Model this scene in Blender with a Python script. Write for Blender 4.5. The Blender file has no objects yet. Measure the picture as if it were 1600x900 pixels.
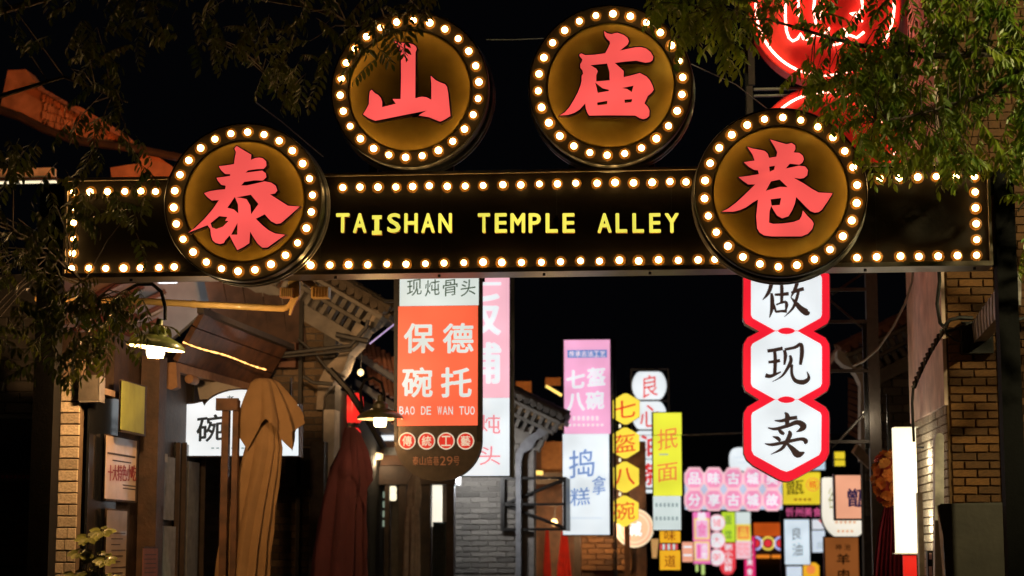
import bpy, math, random
from mathutils import Vector, Matrix
from mathutils.geometry import tessellate_polygon
random.seed(11)
C = bpy.context.scene.collection
scene = bpy.context.scene

# ------------------------------------------------------------------ camera, world, light
F = 2900.0
PH = math.atan(405 / F)
PS = math.atan(273 / F * math.cos(PH))
CAM = Vector((0, 0, 1.6))
fwd = Vector((-math.sin(PS) * math.cos(PH), math.cos(PS) * math.cos(PH), math.sin(PH)))
rgt = Vector((math.cos(PS), math.sin(PS), 0))
upv = rgt.cross(fwd)
cd = bpy.data.cameras.new('camera'); cam = bpy.data.objects.new('camera', cd); C.objects.link(cam)
cd.lens = 36 * F / 1600; cd.sensor_width = 36; cd.clip_end = 2000; cd.clip_start = 0.1
cam.matrix_world = Matrix(((rgt.x, upv.x, -fwd.x, 0), (rgt.y, upv.y, -fwd.y, 0), (rgt.z, upv.z, -fwd.z, CAM.z), (0, 0, 0, 1)))
cd.dof.use_dof = True; cd.dof.focus_distance = 13.5; cd.dof.aperture_fstop = 1.8
scene.camera = cam
w = bpy.data.worlds.new('World'); scene.world = w; w.use_nodes = True
bg = w.node_tree.nodes['Background']; bg.inputs[0].default_value = (0.5, 0.55, 0.8, 1); bg.inputs[1].default_value = 0.0016
sd = bpy.data.lights.new('moon', 'SUN'); sd.energy = 0.012; sd.angle = 0.01; sd.color = (0.7, 0.8, 1)
so = bpy.data.objects.new('moon', sd); C.objects.link(so); so.rotation_euler = (0.5, 0.3, 0)
vs = scene.view_settings; vs.view_transform = 'Standard'; vs.look = 'None'; vs.exposure = 0; vs.gamma = 1
scene.cycles.max_bounces = 6; scene.cycles.sample_clamp_indirect = 4; scene.cycles.use_denoising = True

def ray(px, py): return fwd * F + rgt * (px - 800) - upv * (py - 450)
def W(px, py, Y):                      # the point of the plane y=Y that a viewing ray meets
    d = ray(px, py); return CAM + d * (Y / d.y)
def XZ(px, py, Y): p = W(px, py, Y); return (p.x, p.z)
def PX(Y): return Y / F                # metres per pixel at depth Y

# ------------------------------------------------------------------ materials
def s2l(v): v /= 255; return v / 12.92 if v <= .04045 else ((v + .055) / 1.055) ** 2.4
def rgb(r, g, b): return (s2l(r), s2l(g), s2l(b))
MATS = {}
def mat(name, col, rough=.7, metal=0, emit=None, strength=1, var=.25, nscale=14, bump=.2, rnd=0, coat=0, trans=0, uneven=.10):
    if name in MATS: return MATS[name]
    m = bpy.data.materials.new(name); m.use_nodes = True; nt = m.node_tree; N = nt.nodes; L = nt.links
    b = N['Principled BSDF']; b.inputs['Roughness'].default_value = rough; b.inputs['Metallic'].default_value = metal
    b.inputs['Coat Weight'].default_value = coat; b.inputs['Specular IOR Level'].default_value = .12 if name in ('brown_panel', 'ring_paint', 'post_paint', 'gold_paint') else .5
    tc = N.new('ShaderNodeTexCoord'); no = N.new('ShaderNodeTexNoise'); no.inputs['Scale'].default_value = nscale; no.inputs['Detail'].default_value = 5
    L.new(tc.outputs['Object'], no.inputs['Vector'])
    mr = N.new('ShaderNodeMapRange'); mr.inputs['From Min'].default_value = .3; mr.inputs['From Max'].default_value = .7
    mr.inputs['To Min'].default_value = 1 - var; mr.inputs['To Max'].default_value = 1 + var * .6
    L.new(no.outputs['Fac'], mr.inputs['Value'])
    val = mr.outputs['Result']
    if rnd:
        oi = N.new('ShaderNodeObjectInfo'); m2 = N.new('ShaderNodeMapRange'); m2.inputs['To Min'].default_value = 1 - rnd; m2.inputs['To Max'].default_value = 1 + rnd * .6
        L.new(oi.outputs['Random'], m2.inputs['Value']); mu = N.new('ShaderNodeMath'); mu.operation = 'MULTIPLY'
        L.new(val, mu.inputs[0]); L.new(m2.outputs['Result'], mu.inputs[1]); val = mu.outputs[0]
    vm = N.new('ShaderNodeVectorMath'); vm.operation = 'SCALE'; vm.inputs[0].default_value = col; L.new(val, vm.inputs['Scale'])
    L.new(vm.outputs[0], b.inputs['Base Color'])
    if bump:
        bp = N.new('ShaderNodeBump'); bp.inputs['Strength'].default_value = bump; bp.inputs['Distance'].default_value = .01
        n2 = N.new('ShaderNodeTexNoise'); n2.inputs['Scale'].default_value = nscale * 4; n2.inputs['Detail'].default_value = 6
        L.new(tc.outputs['Object'], n2.inputs['Vector']); L.new(n2.outputs['Fac'], bp.inputs['Height']); L.new(bp.outputs[0], b.inputs['Normal'])
    if emit:
        b.inputs['Emission Color'].default_value = (*emit, 1); b.inputs['Emission Strength'].default_value = strength
        if uneven:                      # rows of tubes behind the acrylic: slight real unevenness of the lamp
            nz = N.new('ShaderNodeTexNoise'); nz.inputs['Scale'].default_value = 2.2; nz.inputs['Detail'].default_value = 1
            L.new(tc.outputs['Object'], nz.inputs['Vector'])
            m3 = N.new('ShaderNodeMapRange'); m3.inputs['From Min'].default_value = .3; m3.inputs['From Max'].default_value = .7
            m3.inputs['To Min'].default_value = strength * (1 - uneven * 1.5); m3.inputs['To Max'].default_value = strength * (1 + uneven)
            L.new(nz.outputs['Fac'], m3.inputs['Value']); L.new(m3.outputs[0], b.inputs['Emission Strength'])
    if trans: b.inputs['Transmission Weight'].default_value = trans
    MATS[name] = m; return m
def glow(name, r, g, b, k=1.0, base=.35, **kw):
    c = rgb(r, g, b); return mat(name, (c[0] * base, c[1] * base, c[2] * base), .35, 0, c, k, var=.03, bump=0, **kw)
BLACK = mat('black_metal', (.012, .011, .01), .45, .6)
POST = mat('post_paint', (.005, .005, .005), .85, 0)
RINGM = mat('ring_paint', (.012, .0075, .003), .55, 0, nscale=6, var=.3)
PANEL = mat('brown_panel', (.007, .0045, .002), .6, 0, nscale=6, var=.3)
def vary_bulb():
    nt = MATS['bulb_glass'].node_tree; b = nt.nodes['Principled BSDF']; oi = nt.nodes.new('ShaderNodeObjectInfo'); m = nt.nodes.new('ShaderNodeMapRange')
    m.inputs['To Min'].default_value = 26; m.inputs['To Max'].default_value = 60; nt.links.new(oi.outputs['Random'], m.inputs['Value']); nt.links.new(m.outputs[0], b.inputs['Emission Strength'])
GOLD = mat('gold_paint', (.27, .165, .026), .5, .15, nscale=5, var=.22, bump=.08)
STEEL = mat('dull_steel', (.38, .36, .34), .4, .7)
BULB = mat('bulb_glass', (.8, .6, .3), .3, 0, (1, .58, .18), 40, uneven=0, bump=0)
vary_bulb()
HALO = mat('amber_halo', (.15, .068, .010), .4, 0)  # amber cup colour stands in for the halo round each bulb
REDF = glow('red_acrylic', 250, 90, 84, 1.0, uneven=.16)
BRICKG = mat('grey_brick', (.16, .145, .125), .9, rnd=.4, nscale=9, bump=.6)
BRICKW = mat('warm_brick', (.15, .062, .014), .85, var=.4, rnd=.55, nscale=7, bump=.5)
BRICKP = mat('pale_brick', (.48, .40, .30), .9, var=.4, rnd=.3, nscale=9, bump=.6)
MORT = mat('mortar', (.07, .065, .06), .95, nscale=20, bump=.5)
MORTL = mat('pale_mortar', (.2, .18, .16), .95, nscale=20, bump=.5)
WOODD = mat('dark_wood', (.035, .018, .010), .6, nscale=8, var=.5, bump=.4)
WOODB = mat('brown_wood', (.11, .045, .018), .6, nscale=8, var=.5, bump=.4)
TILE = mat('grey_tile', (.12, .105, .09), .85, rnd=.35, nscale=10, bump=.6)
TILER = mat('reddish_tile', (.22, .09, .055), .8, rnd=.35, nscale=10, bump=.6)
WHITEP = mat('pale_plaster', (.5, .46, .42), .85, nscale=5, var=.3)
GLASS = mat('dark_glass', (.01, .011, .013), .12, 0, bump=0)
DARK = mat('dark_wall', (.02, .018, .016), .9, bump=.5)
CABLE = mat('cable_rubber', (.02, .02, .02), .6)
CABLEG = mat('grey_cable', (.3, .28, .26), .6)
WHITE = glow('white_acrylic', 238, 246, 250, 1.0)
WARMW = glow('warm_lightbox', 255, 243, 206, 1.35, uneven=.05)
INK = mat('black_ink', (.012, .01, .01), .6, bump=0)

# ------------------------------------------------------------------ mesh builder
class MB:
    def __init__(s): s.v = []; s.f = []; s.m = []; s.sm = []
    def add(s, vs, fs, m=0, smooth=False):
        b = len(s.v); s.v += [tuple(v) for v in vs]
        for f in fs: s.f.append([b + i for i in f]); s.m.append(m); s.sm.append(smooth)
        return s
    def box(s, x0, x1, y0, y1, z0, z1, m=0):
        return s.add([(x, y, z) for z in (z0, z1) for y in (y0, y1) for x in (x0, x1)],
                     [(0, 2, 3, 1), (4, 5, 7, 6), (0, 1, 5, 4), (2, 6, 7, 3), (0, 4, 6, 2), (1, 3, 7, 5)], m)
    def pbox(s, a, b, c, d, Y, depth, m=0):     # pixel rectangle a,b,c,d on the plane y=Y, going back by depth
        cx, cy = (a + c) / 2, (b + d) / 2
        return s.box(W(a, cy, Y).x, W(c, cy, Y).x, Y, Y + depth, W(cx, d, Y).z, W(cx, b, Y).z, m)
    def prism(s, outer, y0, y1, holes=(), m=0, ms=None):
        ms = m if ms is None else ms
        loops = [list(outer)] + [list(h) for h in holes]
        tr = tessellate_polygon([[Vector((p[0], p[1], 0)) for p in l] for l in loops])
        flat = [p for l in loops for p in l]; n = len(flat)
        s.add([(p[0], y0, p[1]) for p in flat] + [(p[0], y1, p[1]) for p in flat], [], 0)
        b = len(s.v) - 2 * n
        for t in tr:
            s.f.append([b + i for i in t]); s.m.append(m); s.sm.append(False)
            s.f.append([b + n + i for i in reversed(t)]); s.m.append(ms); s.sm.append(False)
        k = 0
        for l in loops:
            for i in range(len(l)):
                j = (i + 1) % len(l)
                s.f.append([b + k + i, b + k + j, b + n + k + j, b + n + k + i]); s.m.append(ms); s.sm.append(False)
            k += len(l)
        return s
    def pprism(s, pts, Y, depth, holes=(), m=0, ms=None):
        return s.prism([XZ(x, y, Y) for x, y in pts], Y, Y + depth, [[XZ(x, y, Y) for x, y in h] for h in holes], m, ms)
    def slab(s, q, t, m=0):                      # four corner points, thickness along the normal
        q = [Vector(p) for p in q]; n = (q[1] - q[0]).cross(q[3] - q[0]).normalized() * t
        return s.add(q + [p + n for p in q], [(0, 1, 2, 3), (7, 6, 5, 4), (0, 4, 5, 1), (1, 5, 6, 2), (2, 6, 7, 3), (3, 7, 4, 0)], m)
    def tube(s, pts, r, n=8, m=0):
        pts = [Vector(p) for p in pts]; R = r if isinstance(r, (list, tuple)) else [r] * len(pts)
        vs = []; prev = None
        for i, p in enumerate(pts):
            d = (pts[min(i + 1, len(pts) - 1)] - pts[max(i - 1, 0)]).normalized()
            a = prev if prev is not None else (Vector((0, 0, 1)) if abs(d.z) < .9 else Vector((0, 1, 0)))
            a = (a - d * a.dot(d)).normalized(); prev = a; b = d.cross(a)
            vs += [p + (a * math.cos(t) + b * math.sin(t)) * R[i] for t in [2 * math.pi * k / n for k in range(n)]]
        fs = [(i * n + k, i * n + (k + 1) % n, (i + 1) * n + (k + 1) % n, (i + 1) * n + k) for i in range(len(pts) - 1) for k in range(n)]
        fs += [tuple(range(n))[::-1], tuple((len(pts) - 1) * n + k for k in range(n))]
        return s.add(vs, fs, m, True)
    def lathe(s, c, prof, n=24, m=0, axis='z', caps=True):
        vs = []
        for r, h in prof:
            for k in range(n):
                t = 2 * math.pi * k / n
                if axis == 'z': vs.append((c[0] + r * math.cos(t), c[1] + r * math.sin(t), c[2] + h))
                else: vs.append((c[0] + r * math.cos(t), c[1] + h, c[2] + r * math.sin(t)))
        fs = [(i * n + k, i * n + (k + 1) % n, (i + 1) * n + (k + 1) % n, (i + 1) * n + k) for i in range(len(prof) - 1) for k in range(n)]
        if caps and prof[0][0] > 1e-5: fs.append(tuple(range(n)))
        if caps and prof[-1][0] > 1e-5: fs.append(tuple((len(prof) - 1) * n + k for k in range(n)))
        return s.add(vs, fs, m, True)
    def build(s, name, mats, parent=None):
        mats = mats if isinstance(mats, (list, tuple)) else [mats]
        org = Vector((0, 0, 0))
        if parent is None:
            lo = [min(v[i] for v in s.v) for i in range(3)]; hi = [max(v[i] for v in s.v) for i in range(3)]
            org = Vector(((lo[0] + hi[0]) / 2, (lo[1] + hi[1]) / 2, lo[2]))
        else:
            p = parent
            while p: org = org + p.location; p = p.parent
        me = bpy.data.meshes.new(name); me.from_pydata([(v[0] - org.x, v[1] - org.y, v[2] - org.z) for v in s.v], [], s.f)
        for mm in mats: me.materials.append(mm)
        for i, p in enumerate(me.polygons): p.material_index = s.m[i]; p.use_smooth = s.sm[i]
        if any(s.sm):
            try: me.set_sharp_from_angle(angle=.7)
            except Exception: pass
        o = bpy.data.objects.new(name, me); C.objects.link(o)
        if parent is None: o.location = org
        else: o.parent = parent
        return o
def thing(name, label, cat, loc, group=None):
    o = bpy.data.objects.new(name, None); C.objects.link(o); o.location = loc; o.empty_display_size = .1
    o['label'] = label; o['category'] = cat
    if group: o['group'] = group
    return o
def tag(o, label, cat, group=None):
    o['label'] = label; o['category'] = cat
    if group: o['group'] = group
    return o
def struct(o): o['kind'] = 'structure'; return o

# ------------------------------------------------------------------ glyphs
GC = {}
def glyph(ch, bold):
    k = (ch, bold)
    if k in GC: return GC[k]
    cu = bpy.data.curves.new('t', 'FONT'); cu.body = ch; cu.offset = bold; cu.resolution_u = 3
    o = bpy.data.objects.new('t', cu); C.objects.link(o)
    me = bpy.data.meshes.new_from_object(o.evaluated_get(bpy.context.evaluated_depsgraph_get()))
    vs = [(v.co.x, v.co.y) for v in me.vertices]; fs = [tuple(p.vertices) for p in me.polygons]
    bpy.data.objects.remove(o); bpy.data.curves.remove(cu); bpy.data.meshes.remove(me)
    x0 = min(v[0] for v in vs); x1 = max(v[0] for v in vs); y0 = min(v[1] for v in vs); y1 = max(v[1] for v in vs)
    vs = [((v[0] - x0) / (x1 - x0), (v[1] - y0) / (y1 - y0)) for v in vs]
    ec = {}
    for f in fs:
        for i in range(len(f)):
            a, b = f[i], f[(i + 1) % len(f)]; ec.setdefault((min(a, b), max(a, b)), []).append((a, b))
    bd = [e[0] for e in ec.values() if len(e) == 1]
    GC[k] = (vs, fs, bd); return GC[k]
def char(mb, ch, a, b, c, d, Y, thick=.004, bold=.012, m=0, ms=None, skew=0):
    """one character filling the pixel box a,b,c,d, standing thick proud of the plane y=Y"""
    vs, fs, bd = glyph(ch, 0); ms = m if ms is None else ms
    if bold > .003:
        asp = (c - a) / max(.1, d - b); bx = bold * .8 / max(1, asp) ; bz = bold * .8 * min(1, asp)
        sh = [(0, 0), (bx, 0), (-bx, 0), (0, bz), (0, -bz), (bx * .7, bz * .7), (-bx * .7, bz * .7), (bx * .7, -bz * .7), (-bx * .7, -bz * .7)]
        n0 = len(vs); lay = []
        V = []; Fc = []; B = []
        for q, (ox, oz) in enumerate(sh):
            V += [(u * (1 - 2 * bx) + bx + ox, v * (1 - 2 * bz) + bz + oz) for u, v in vs]; lay += [q * .00012] * n0
            Fc += [tuple(i + q * n0 for i in f) for f in fs]; B += [(i + q * n0, j + q * n0) for i, j in bd]
        vs, fs, bd = V, Fc, B
    else: lay = [0] * len(vs)
    n = len(vs)
    mx, my = (a + c) / 2, (b + d) / 2
    x0, x1 = W(a, my, Y).x, W(c, my, Y).x; z0, z1 = W(mx, d, Y).z, W(mx, b, Y).z
    P = [(x0 + (x1 - x0) * u, z0 + (z1 - z0) * (v + skew * (u - .5))) for u, v in vs]
    mb.add([(x, Y - thick - lay[i], z) for i, (x, z) in enumerate(P)] + [(x, Y - .0005, z) for x, z in P], [], 0)
    bb = len(mb.v) - 2 * n
    for f in fs: mb.f.append([bb + i for i in f]); mb.m.append(m); mb.sm.append(False)
    if thick > .006:
        for i, j in bd: mb.f.append([bb + i, bb + j, bb + n + j, bb + n + i]); mb.m.append(ms); mb.sm.append(False)
    return mb
def text(mb, s, a, b, c, d, Y, gap=.12, **kw):
    n = len(s); wd = (c - a) / (n - gap)
    for i, ch in enumerate(s):
        if ch == ' ': continue
        char(mb, ch, a + i * wd, b, a + i * wd + wd * (1 - gap), d, Y, **kw)
    return mb
def vtext(mb, s, a, b, c, d, Y, gap=.15, **kw):
    n = len(s); h = (d - b) / (n - gap)
    for i, ch in enumerate(s): char(mb, ch, a, b + i * h, c, b + i * h + h * (1 - gap), Y, **kw)
    return mb
def brush(mb, strokes, fx, Y, thick=.008, m=0):
    """brush strokes: lists of (x, y, width) mapped to pixels by fx"""
    for si, st in enumerate(strokes):
        st = [(*fx(p[0], p[1]), p[2] * fx.k) for p in st]
        # densify (Catmull-Rom)
        P = [st[0]] + st + [st[-1]]; q = []
        for i in range(1, len(P) - 2):
            for t in (0, .25, .5, .75):
                q.append(tuple(.5 * (2 * P[i][k] + (P[i + 1][k] - P[i - 1][k]) * t + (2 * P[i - 1][k] - 5 * P[i][k] + 4 * P[i + 1][k] - P[i + 2][k]) * t * t + (3 * P[i][k] - P[i - 1][k] - 3 * P[i + 1][k] + P[i + 2][k]) * t ** 3) for k in range(3)))
        q.append(st[-1]); L = []; R = []
        for i, (x, y, w) in enumerate(q):
            x2, y2, _ = q[min(i + 1, len(q) - 1)]; x1, y1, _ = q[max(i - 1, 0)]
            dx, dy = x2 - x1, y2 - y1; l = math.hypot(dx, dy) or 1; w = max(w * 1.22, .3)
            # a flat brush held at 45 degrees: edge points follow the normal blended with the brush angle
            nx, ny = -dy / l, dx / l
            L.append((x + nx * w / 2, y + ny * w / 2)); R.append((x - nx * w / 2, y - ny * w / 2))
        YY = Y - thick - si * .0003; n = len(q)
        vs = [W(x, y, YY) for x, y in L] + [W(x, y, YY) for x, y in R]
        mb.add(vs, [(i, i + 1, n + i + 1, n + i) for i in range(n - 1)], m)
    return mb
class Map:
    def __init__(s, ox, oy, k): s.ox, s.oy, s.k = ox, oy, 1 / k
    def __call__(s, x, y): return (s.ox + x * s.k, s.oy + y * s.k)

# ------------------------------------------------------------------ bricks
def brick_mesh(name, m, ch=.06):
    mb = MB()
    a, b = .5, .5 - ch * .5
    vs = [(-a, .5, -a), (a, .5, -a), (a, .5, a), (-a, .5, a), (-a, -.3, -a), (a, -.3, -a), (a, -.3, a), (-a, -.3, a),
          (-b, -.5, -a + .07), (b, -.5, -a + .05), (b, -.5, a - .06), (-b, -.5, a - .05)]
    fs = [(0, 4, 5, 1), (1, 5, 6, 2), (2, 6, 7, 3), (3, 7, 4, 0), (4, 8, 9, 5), (5, 9, 10, 6), (6, 10, 11, 7), (7, 11, 8, 4), (8, 11, 10, 9)]
    me = bpy.data.meshes.new(name); me.from_pydata(vs, [], fs); me.materials.append(m); return me
BM = {}
def bricks(parent, x0, x1, z0, z1, y, bw, bh, m, limit=290, along='x', zvis=None, clip=None):
    """bricks proud of a backing wall; along='x': faces -Y at y; along='y': wall plane x=y(arg) facing -X, x0..x1 are y values"""
    key = m.name
    if key not in BM: BM[key] = brick_mesh('brick', m)
    org = Vector((0, 0, 0)); p = parent
    while p: org = org + p.location; p = p.parent
    rows = int((z1 - z0) / bh); n = 0; rest = MB()
    for r in range(rows):
        z = z1 - (r + .5) * bh; x = x0 + (0 if r % 2 else -bw * .5)
        while x < x1 - .01:
            a, b = max(x, x0), min(x + bw, x1); x += bw
            if b - a < .03: continue
            if clip and not clip((a + b) / 2, z): continue
            wd = b - a - .010; hh = bh - .010; j = random.uniform(-.003, .003)
            if n < limit:
                o = bpy.data.objects.new('brick', BM[key]); C.objects.link(o); o.parent = parent
                if along == 'x':
                    o.location = Vector(((a + b) / 2, y + .015 + j, z)) - org; o.scale = (wd, .05, hh)
                else:
                    o.location = Vector((y + .015 + j, (a + b) / 2, z)) - org; o.scale = (wd, .05, hh); o.rotation_euler = (0, 0, -math.pi / 2)
                o.rotation_euler[1] = random.uniform(-.006, .006) if along == 'x' else 0
                n += 1
            elif along == 'x': rest.box(a + .005, b - .005, y - .01 + j, y + .03, z - hh / 2, z + hh / 2)
            else: rest.box(y - .01 + j, y + .03, a + .005, b - .005, z - hh / 2, z + hh / 2)
    if rest.v:
        o = rest.build('brickwork', m, parent); o['kind'] = 'stuff'

# ================================================================== ground and far end
g = MB(); g.add([(-300, -60, 0), (300, -60, 0), (300, 600, 0), (-300, 600, 0)], [(0, 1, 2, 3)])
struct(g.build('ground', mat('dark_ground', (.05, .048, .045), .8, nscale=3, bump=.4)))
pv = MB()
for r in range(0, 110):
    for c in range(12):
        x = -3.6 + c * .45 + (r % 2) * .2; pv.box(x, x + .44, 8 + r * .45, 8.44 + r * .45, .001, .012)
o = struct(pv.build('alley_paving', mat('grey_paving', (.16, .155, .15), .45, nscale=5, bump=.4, rnd=.2)))
fb = thing('far_building', 'dark building closing the far end of the alley', 'building', (0, 66, 0))
MB().box(-9, 9, 66, 70, 0, 4.2).build('wall', DARK, fb)
MB().slab([(-9.5, 65.4, 4.2), (9.5, 65.4, 4.2), (9.5, 69, 5.6), (-9.5, 69, 5.6)], .12).build('roof', TILE, fb)

# ================================================================== GATE SIGN
GY = 13.5
def slope_y(x): return -0.0148 * (x - 113)      # all long edges of the bar, in picture pixels
def gx(px): return W(px, 400, GY).x
GX0, GX1 = gx(104), gx(1546)
ztop = W(800, 271, GY).z; zbot = W(800, 418.5, GY).z
gate = thing('gate_sign', 'long dark marquee sign with yellow TAISHAN TEMPLE ALLEY letters and a border of bulbs', 'sign', (0, GY, 0))
MB().box(GX0, GX1, GY, GY + .30, zbot, ztop).build('panel', PANEL, gate)
sm_ = MB()
for px_ in (330, 500, 690, 870, 1050, 1370): sm_.box(gx(px_) - .002, gx(px_) + .002, GY - .0015, GY - .0002, zbot + .01, ztop - .01)
sm_.build('seam', BLACK, gate)
tr = MB()
tr.box(GX0 - .02, GX1 + .02, GY - .03, GY + .33, ztop, ztop + .022)
tr.box(GX0 - .02, GX1 + .02, GY - .035, GY + .26, zbot - .035, zbot - .001)
tr.box(GX0 - .021, GX0 - .001, GY - .028, GY + .32, zbot, ztop); tr.box(GX1 + .001, GX1 + .021, GY - .028, GY + .32, zbot, ztop)
tr.build('trim', mat('bar_trim', (.20, .16, .12), .35, .5), gate)
bt = MB()
for i in range(9):
    x = GX0 + .5 + i * .78; bt.tube([(x, GY + .02, zbot - .06), (x, GY + .02, zbot - .04)], .012, 6)
bt.build('bolt_row', BLACK, gate)
for a, b in ((57, 89), (1559, 1590)):
    x0, x1 = gx(a), gx(b); q = MB().box(x0, x1, GY + .03, GY + .19, 0, ztop - .02)
    q.build('post', POST, gate)
    MB().box(x0 - .06, x1 + .06, GY - .03, GY + .25, 0, .02).build('base_plate', BLACK, gate)
MB().box(gx(88), GX0 - .02, GY + .05, GY + .15, zbot - .02, zbot + .06).box(gx(88), GX0 - .02, GY + .05, GY + .15, ztop - .2, ztop - .12).build('bracket', POST, gate)
MB().box(GX1 + .02, gx(1560), GY + .05, GY + .15, zbot - .02, zbot + .06).box(GX1 + .02, gx(1560), GY + .05, GY + .15, ztop - .2, ztop - .12).build('bracket', POST, gate)

bme = MB().lathe((0, 0, 0), [(.0190, 0), (.0225, -.010), (.0215, -.021), (.016, -.032), (.008, -.038), (.0005, -.040)], 12, axis='y')
bobj = bme.build('bulb', BULB, gate); bobj.parent = gate
sme = MB().lathe((0, 0, 0), [(.046, -.0003), (.040, -.002), (.033, -.004), (.026, -.008), (.023, -.005), (.020, -.0015)], 14, axis='y')
sobj = sme.build('halo_socket', HALO, gate)
BMESH, SMESH = bobj.data, sobj.data
for me_ in (BMESH, SMESH):            # bring the shared meshes back to their own origin
    for v in me_.vertices: v.co += Vector((0, GY, 0))
bpy.data.objects.remove(bobj); bpy.data.objects.remove(sobj)
def bulb(parent, p, org):
    o = bpy.data.objects.new('bulb', BMESH); o.scale = (random.uniform(.9, 1.06),) * 3; C.objects.link(o); o.parent = parent; o.location = Vector(p) - org
    s = bpy.data.objects.new('halo_socket', SMESH); C.objects.link(s); s.parent = o
    o.rotation_euler = (random.uniform(-.06, .06), random.uniform(-3, 3), random.uniform(-.06, .06))
go = Vector((0, GY, 0))
bot = [113, 140, 166, 194, 220, 249, 273, 486, 516, 545, 575, 605, 635, 665, 694, 725, 755, 784, 815, 846, 876, 907, 937, 968, 998, 1029, 1060, 1091, 1117, 1339, 1370, 1407, 1436, 1466, 1496, 1526]
top = [116, 142, 169, 196, 221, 244, 269, 536, 563, 591, 619, 645, 671, 699, 727, 755, 786, 814, 843, 871, 900, 933, 961, 990, 1019, 1047, 1072, 1375, 1405, 1434, 1463, 1494, 1523]
zb = W(800, 410, GY).z; zt = W(800, 289, GY).z
for x in bot: bulb(gate, (W(x, 411, GY).x, GY, zb + random.uniform(-.004, .004)), go)
for x in top: bulb(gate, (W(x, 289, GY).x, GY, zt + random.uniform(-.004, .004)), go)
for k in (1, 2, 3, 4):
    z = zb + (zt - zb) * k / 5
    bulb(gate, (W(114, 400, GY).x, GY, z), go); bulb(gate, (W(1524.5, 340, GY).x, GY, z), go)
YEL = glow('yellow_letter', 252, 240, 92, 1.0); YSIDE = mat('letter_side', (.5, .25, .05), .4)
zc0 = W(790, 365, GY).z; zc1 = W(790, 334.5, GY).z
def letter(ch, cx, wpx):
    mb = MB(); Y = GY
    if ch == 'I':
        x0 = W(cx - wpx / 2, 350, Y).x; x1 = W(cx + wpx / 2, 350, Y).x; xm = (x0 + x1) / 2; h = .030; t = .018
        mb.prism([(x0, zc0), (x1, zc0), (x1, zc0 + h), (xm + t, zc0 + h), (xm + t, zc1 - h), (x1, zc1 - h), (x1, zc1), (x0, zc1), (x0, zc1 - h), (xm - t, zc1 - h), (xm - t, zc0 + h), (x0, zc0 + h)], Y - .04, Y - .001, m=0, ms=1)
    else:
        py0 = 334.5; py1 = 365
        char(mb, ch, cx - wpx / 2, py0, cx + wpx / 2, py1, Y, thick=.04, bold=.06, m=0, ms=1)
    mb.build('letter', [YEL, YSIDE], gate)
pitch = 26.6
for i, ch in enumerate('TAISHAN'): letter(ch, 537 + i * pitch, 15 if ch == 'I' else 21)
for i, ch in enumerate('TEMPLE'): letter(ch, 757 + i * 26.4, 23 if ch == 'M' else 19)
for i, ch in enumerate('ALLEY'): letter(ch, 945 + i * 26.2, 22 if ch in 'AY' else 18)

# ------------------------------------------------------------------ round signs
CH = {}
CH['tai'] = (Map(290, 220, 5), [(400,42),(455,75),(515,110),(512,150),(545,136),(575,132),(605,138),(630,162),(633,195),(612,220),(560,222),(490,232),(470,250),(600,234),(628,255),(632,285),(605,312),(540,310),(460,322),(435,350),(480,350),(570,330),(620,318),(670,328),(705,352),(718,390),(700,412),(662,420),(740,470),(800,508),(893,515),(820,580),(745,645),(710,650),(670,630),(645,605),(620,575),(550,610),(600,660),(650,700),(700,725),(780,735),(710,785),(640,835),(600,835),(565,805),(535,760),(505,710),(500,800),(455,830),(405,855),(370,790),(345,740),(310,780),(300,800),(270,807),(235,798),(212,778),(200,740),(195,690),(172,660),(110,685),(22,718),(75,682),(150,610),(210,540),(262,465),(205,467),(170,440),(145,410),(190,395),(250,385),(310,380),(315,352),(280,345),(255,315),(242,290),(300,283),(350,275),(350,262),(310,260),(280,232),(260,200),(320,193),(380,183),(385,140),(395,90),(383,62)],
    [[(330,523),(386,442),(408,500),(412,566),(380,535)],[(398,440),(510,425),(568,495),(514,572),(510,505),(480,455),(440,445)],[(200,645),(265,592),(325,598),(308,628),(335,628),(290,670),(240,688),(210,675)],[(360,733),(406,645),(403,732)]])
CH['shan'] = (Map(560, 50, 5.625), [(318,82),(350,95),(385,98),(440,100),(480,110),(505,128),(514,150),(503,180),(501,585),(530,576),(560,570),(600,575),(642,597),(642,455),(636,385),(680,425),(720,445),(762,460),(780,485),(790,540),(800,640),(810,740),(765,768),(720,790),(670,770),(620,750),(530,735),(560,715),(602,692),(450,722),(150,782),(90,758),(42,725),(70,680),(93,635),(95,580),(100,525),(118,508),(145,538),(175,555),(198,580),(210,615),(210,662),(330,632),(300,590),(372,590),(376,400),(375,180),(345,130)], [])
CH['miao'] = (Map(870, 40, 5.625), [(415,48),(440,68),(480,78),(510,68),(535,65),(590,85),(622,110),(634,140),(622,168),(555,222),(620,207),(690,193),(740,191),(785,203),(825,235),(848,275),(842,305),(820,322),(780,328),(740,320),(700,310),(600,318),(510,330),(550,365),(588,400),(588,455),(660,438),(730,418),(790,450),(820,485),(842,530),(852,565),(835,590),(800,620),(770,685),(800,715),(815,750),(812,795),(790,815),(760,824),(728,815),(690,792),(450,790),(285,792),(268,765),(255,725),(250,685),(200,740),(150,770),(100,786),(25,792),(70,765),(110,720),(150,655),(185,590),(208,530),(218,490),(218,440),(232,428),(226,395),(207,372),(206,340),(222,316),(225,298),(205,275),(197,258),(215,245),(250,262),(330,258),(425,245),(450,200),(468,160),(465,140),(440,118),(422,90)],
    [[(300,350),(440,338),(460,410),(462,480),(350,490),(350,440),(364,402),(350,378)],[(340,505),(400,555),(455,568),(455,574),(362,590),(355,550)],[(575,550),(672,532),(658,583),(620,556)],[(358,680),(442,665),(440,690),(360,700)],[(598,655),(660,650),(655,672),(600,678)]])
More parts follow.
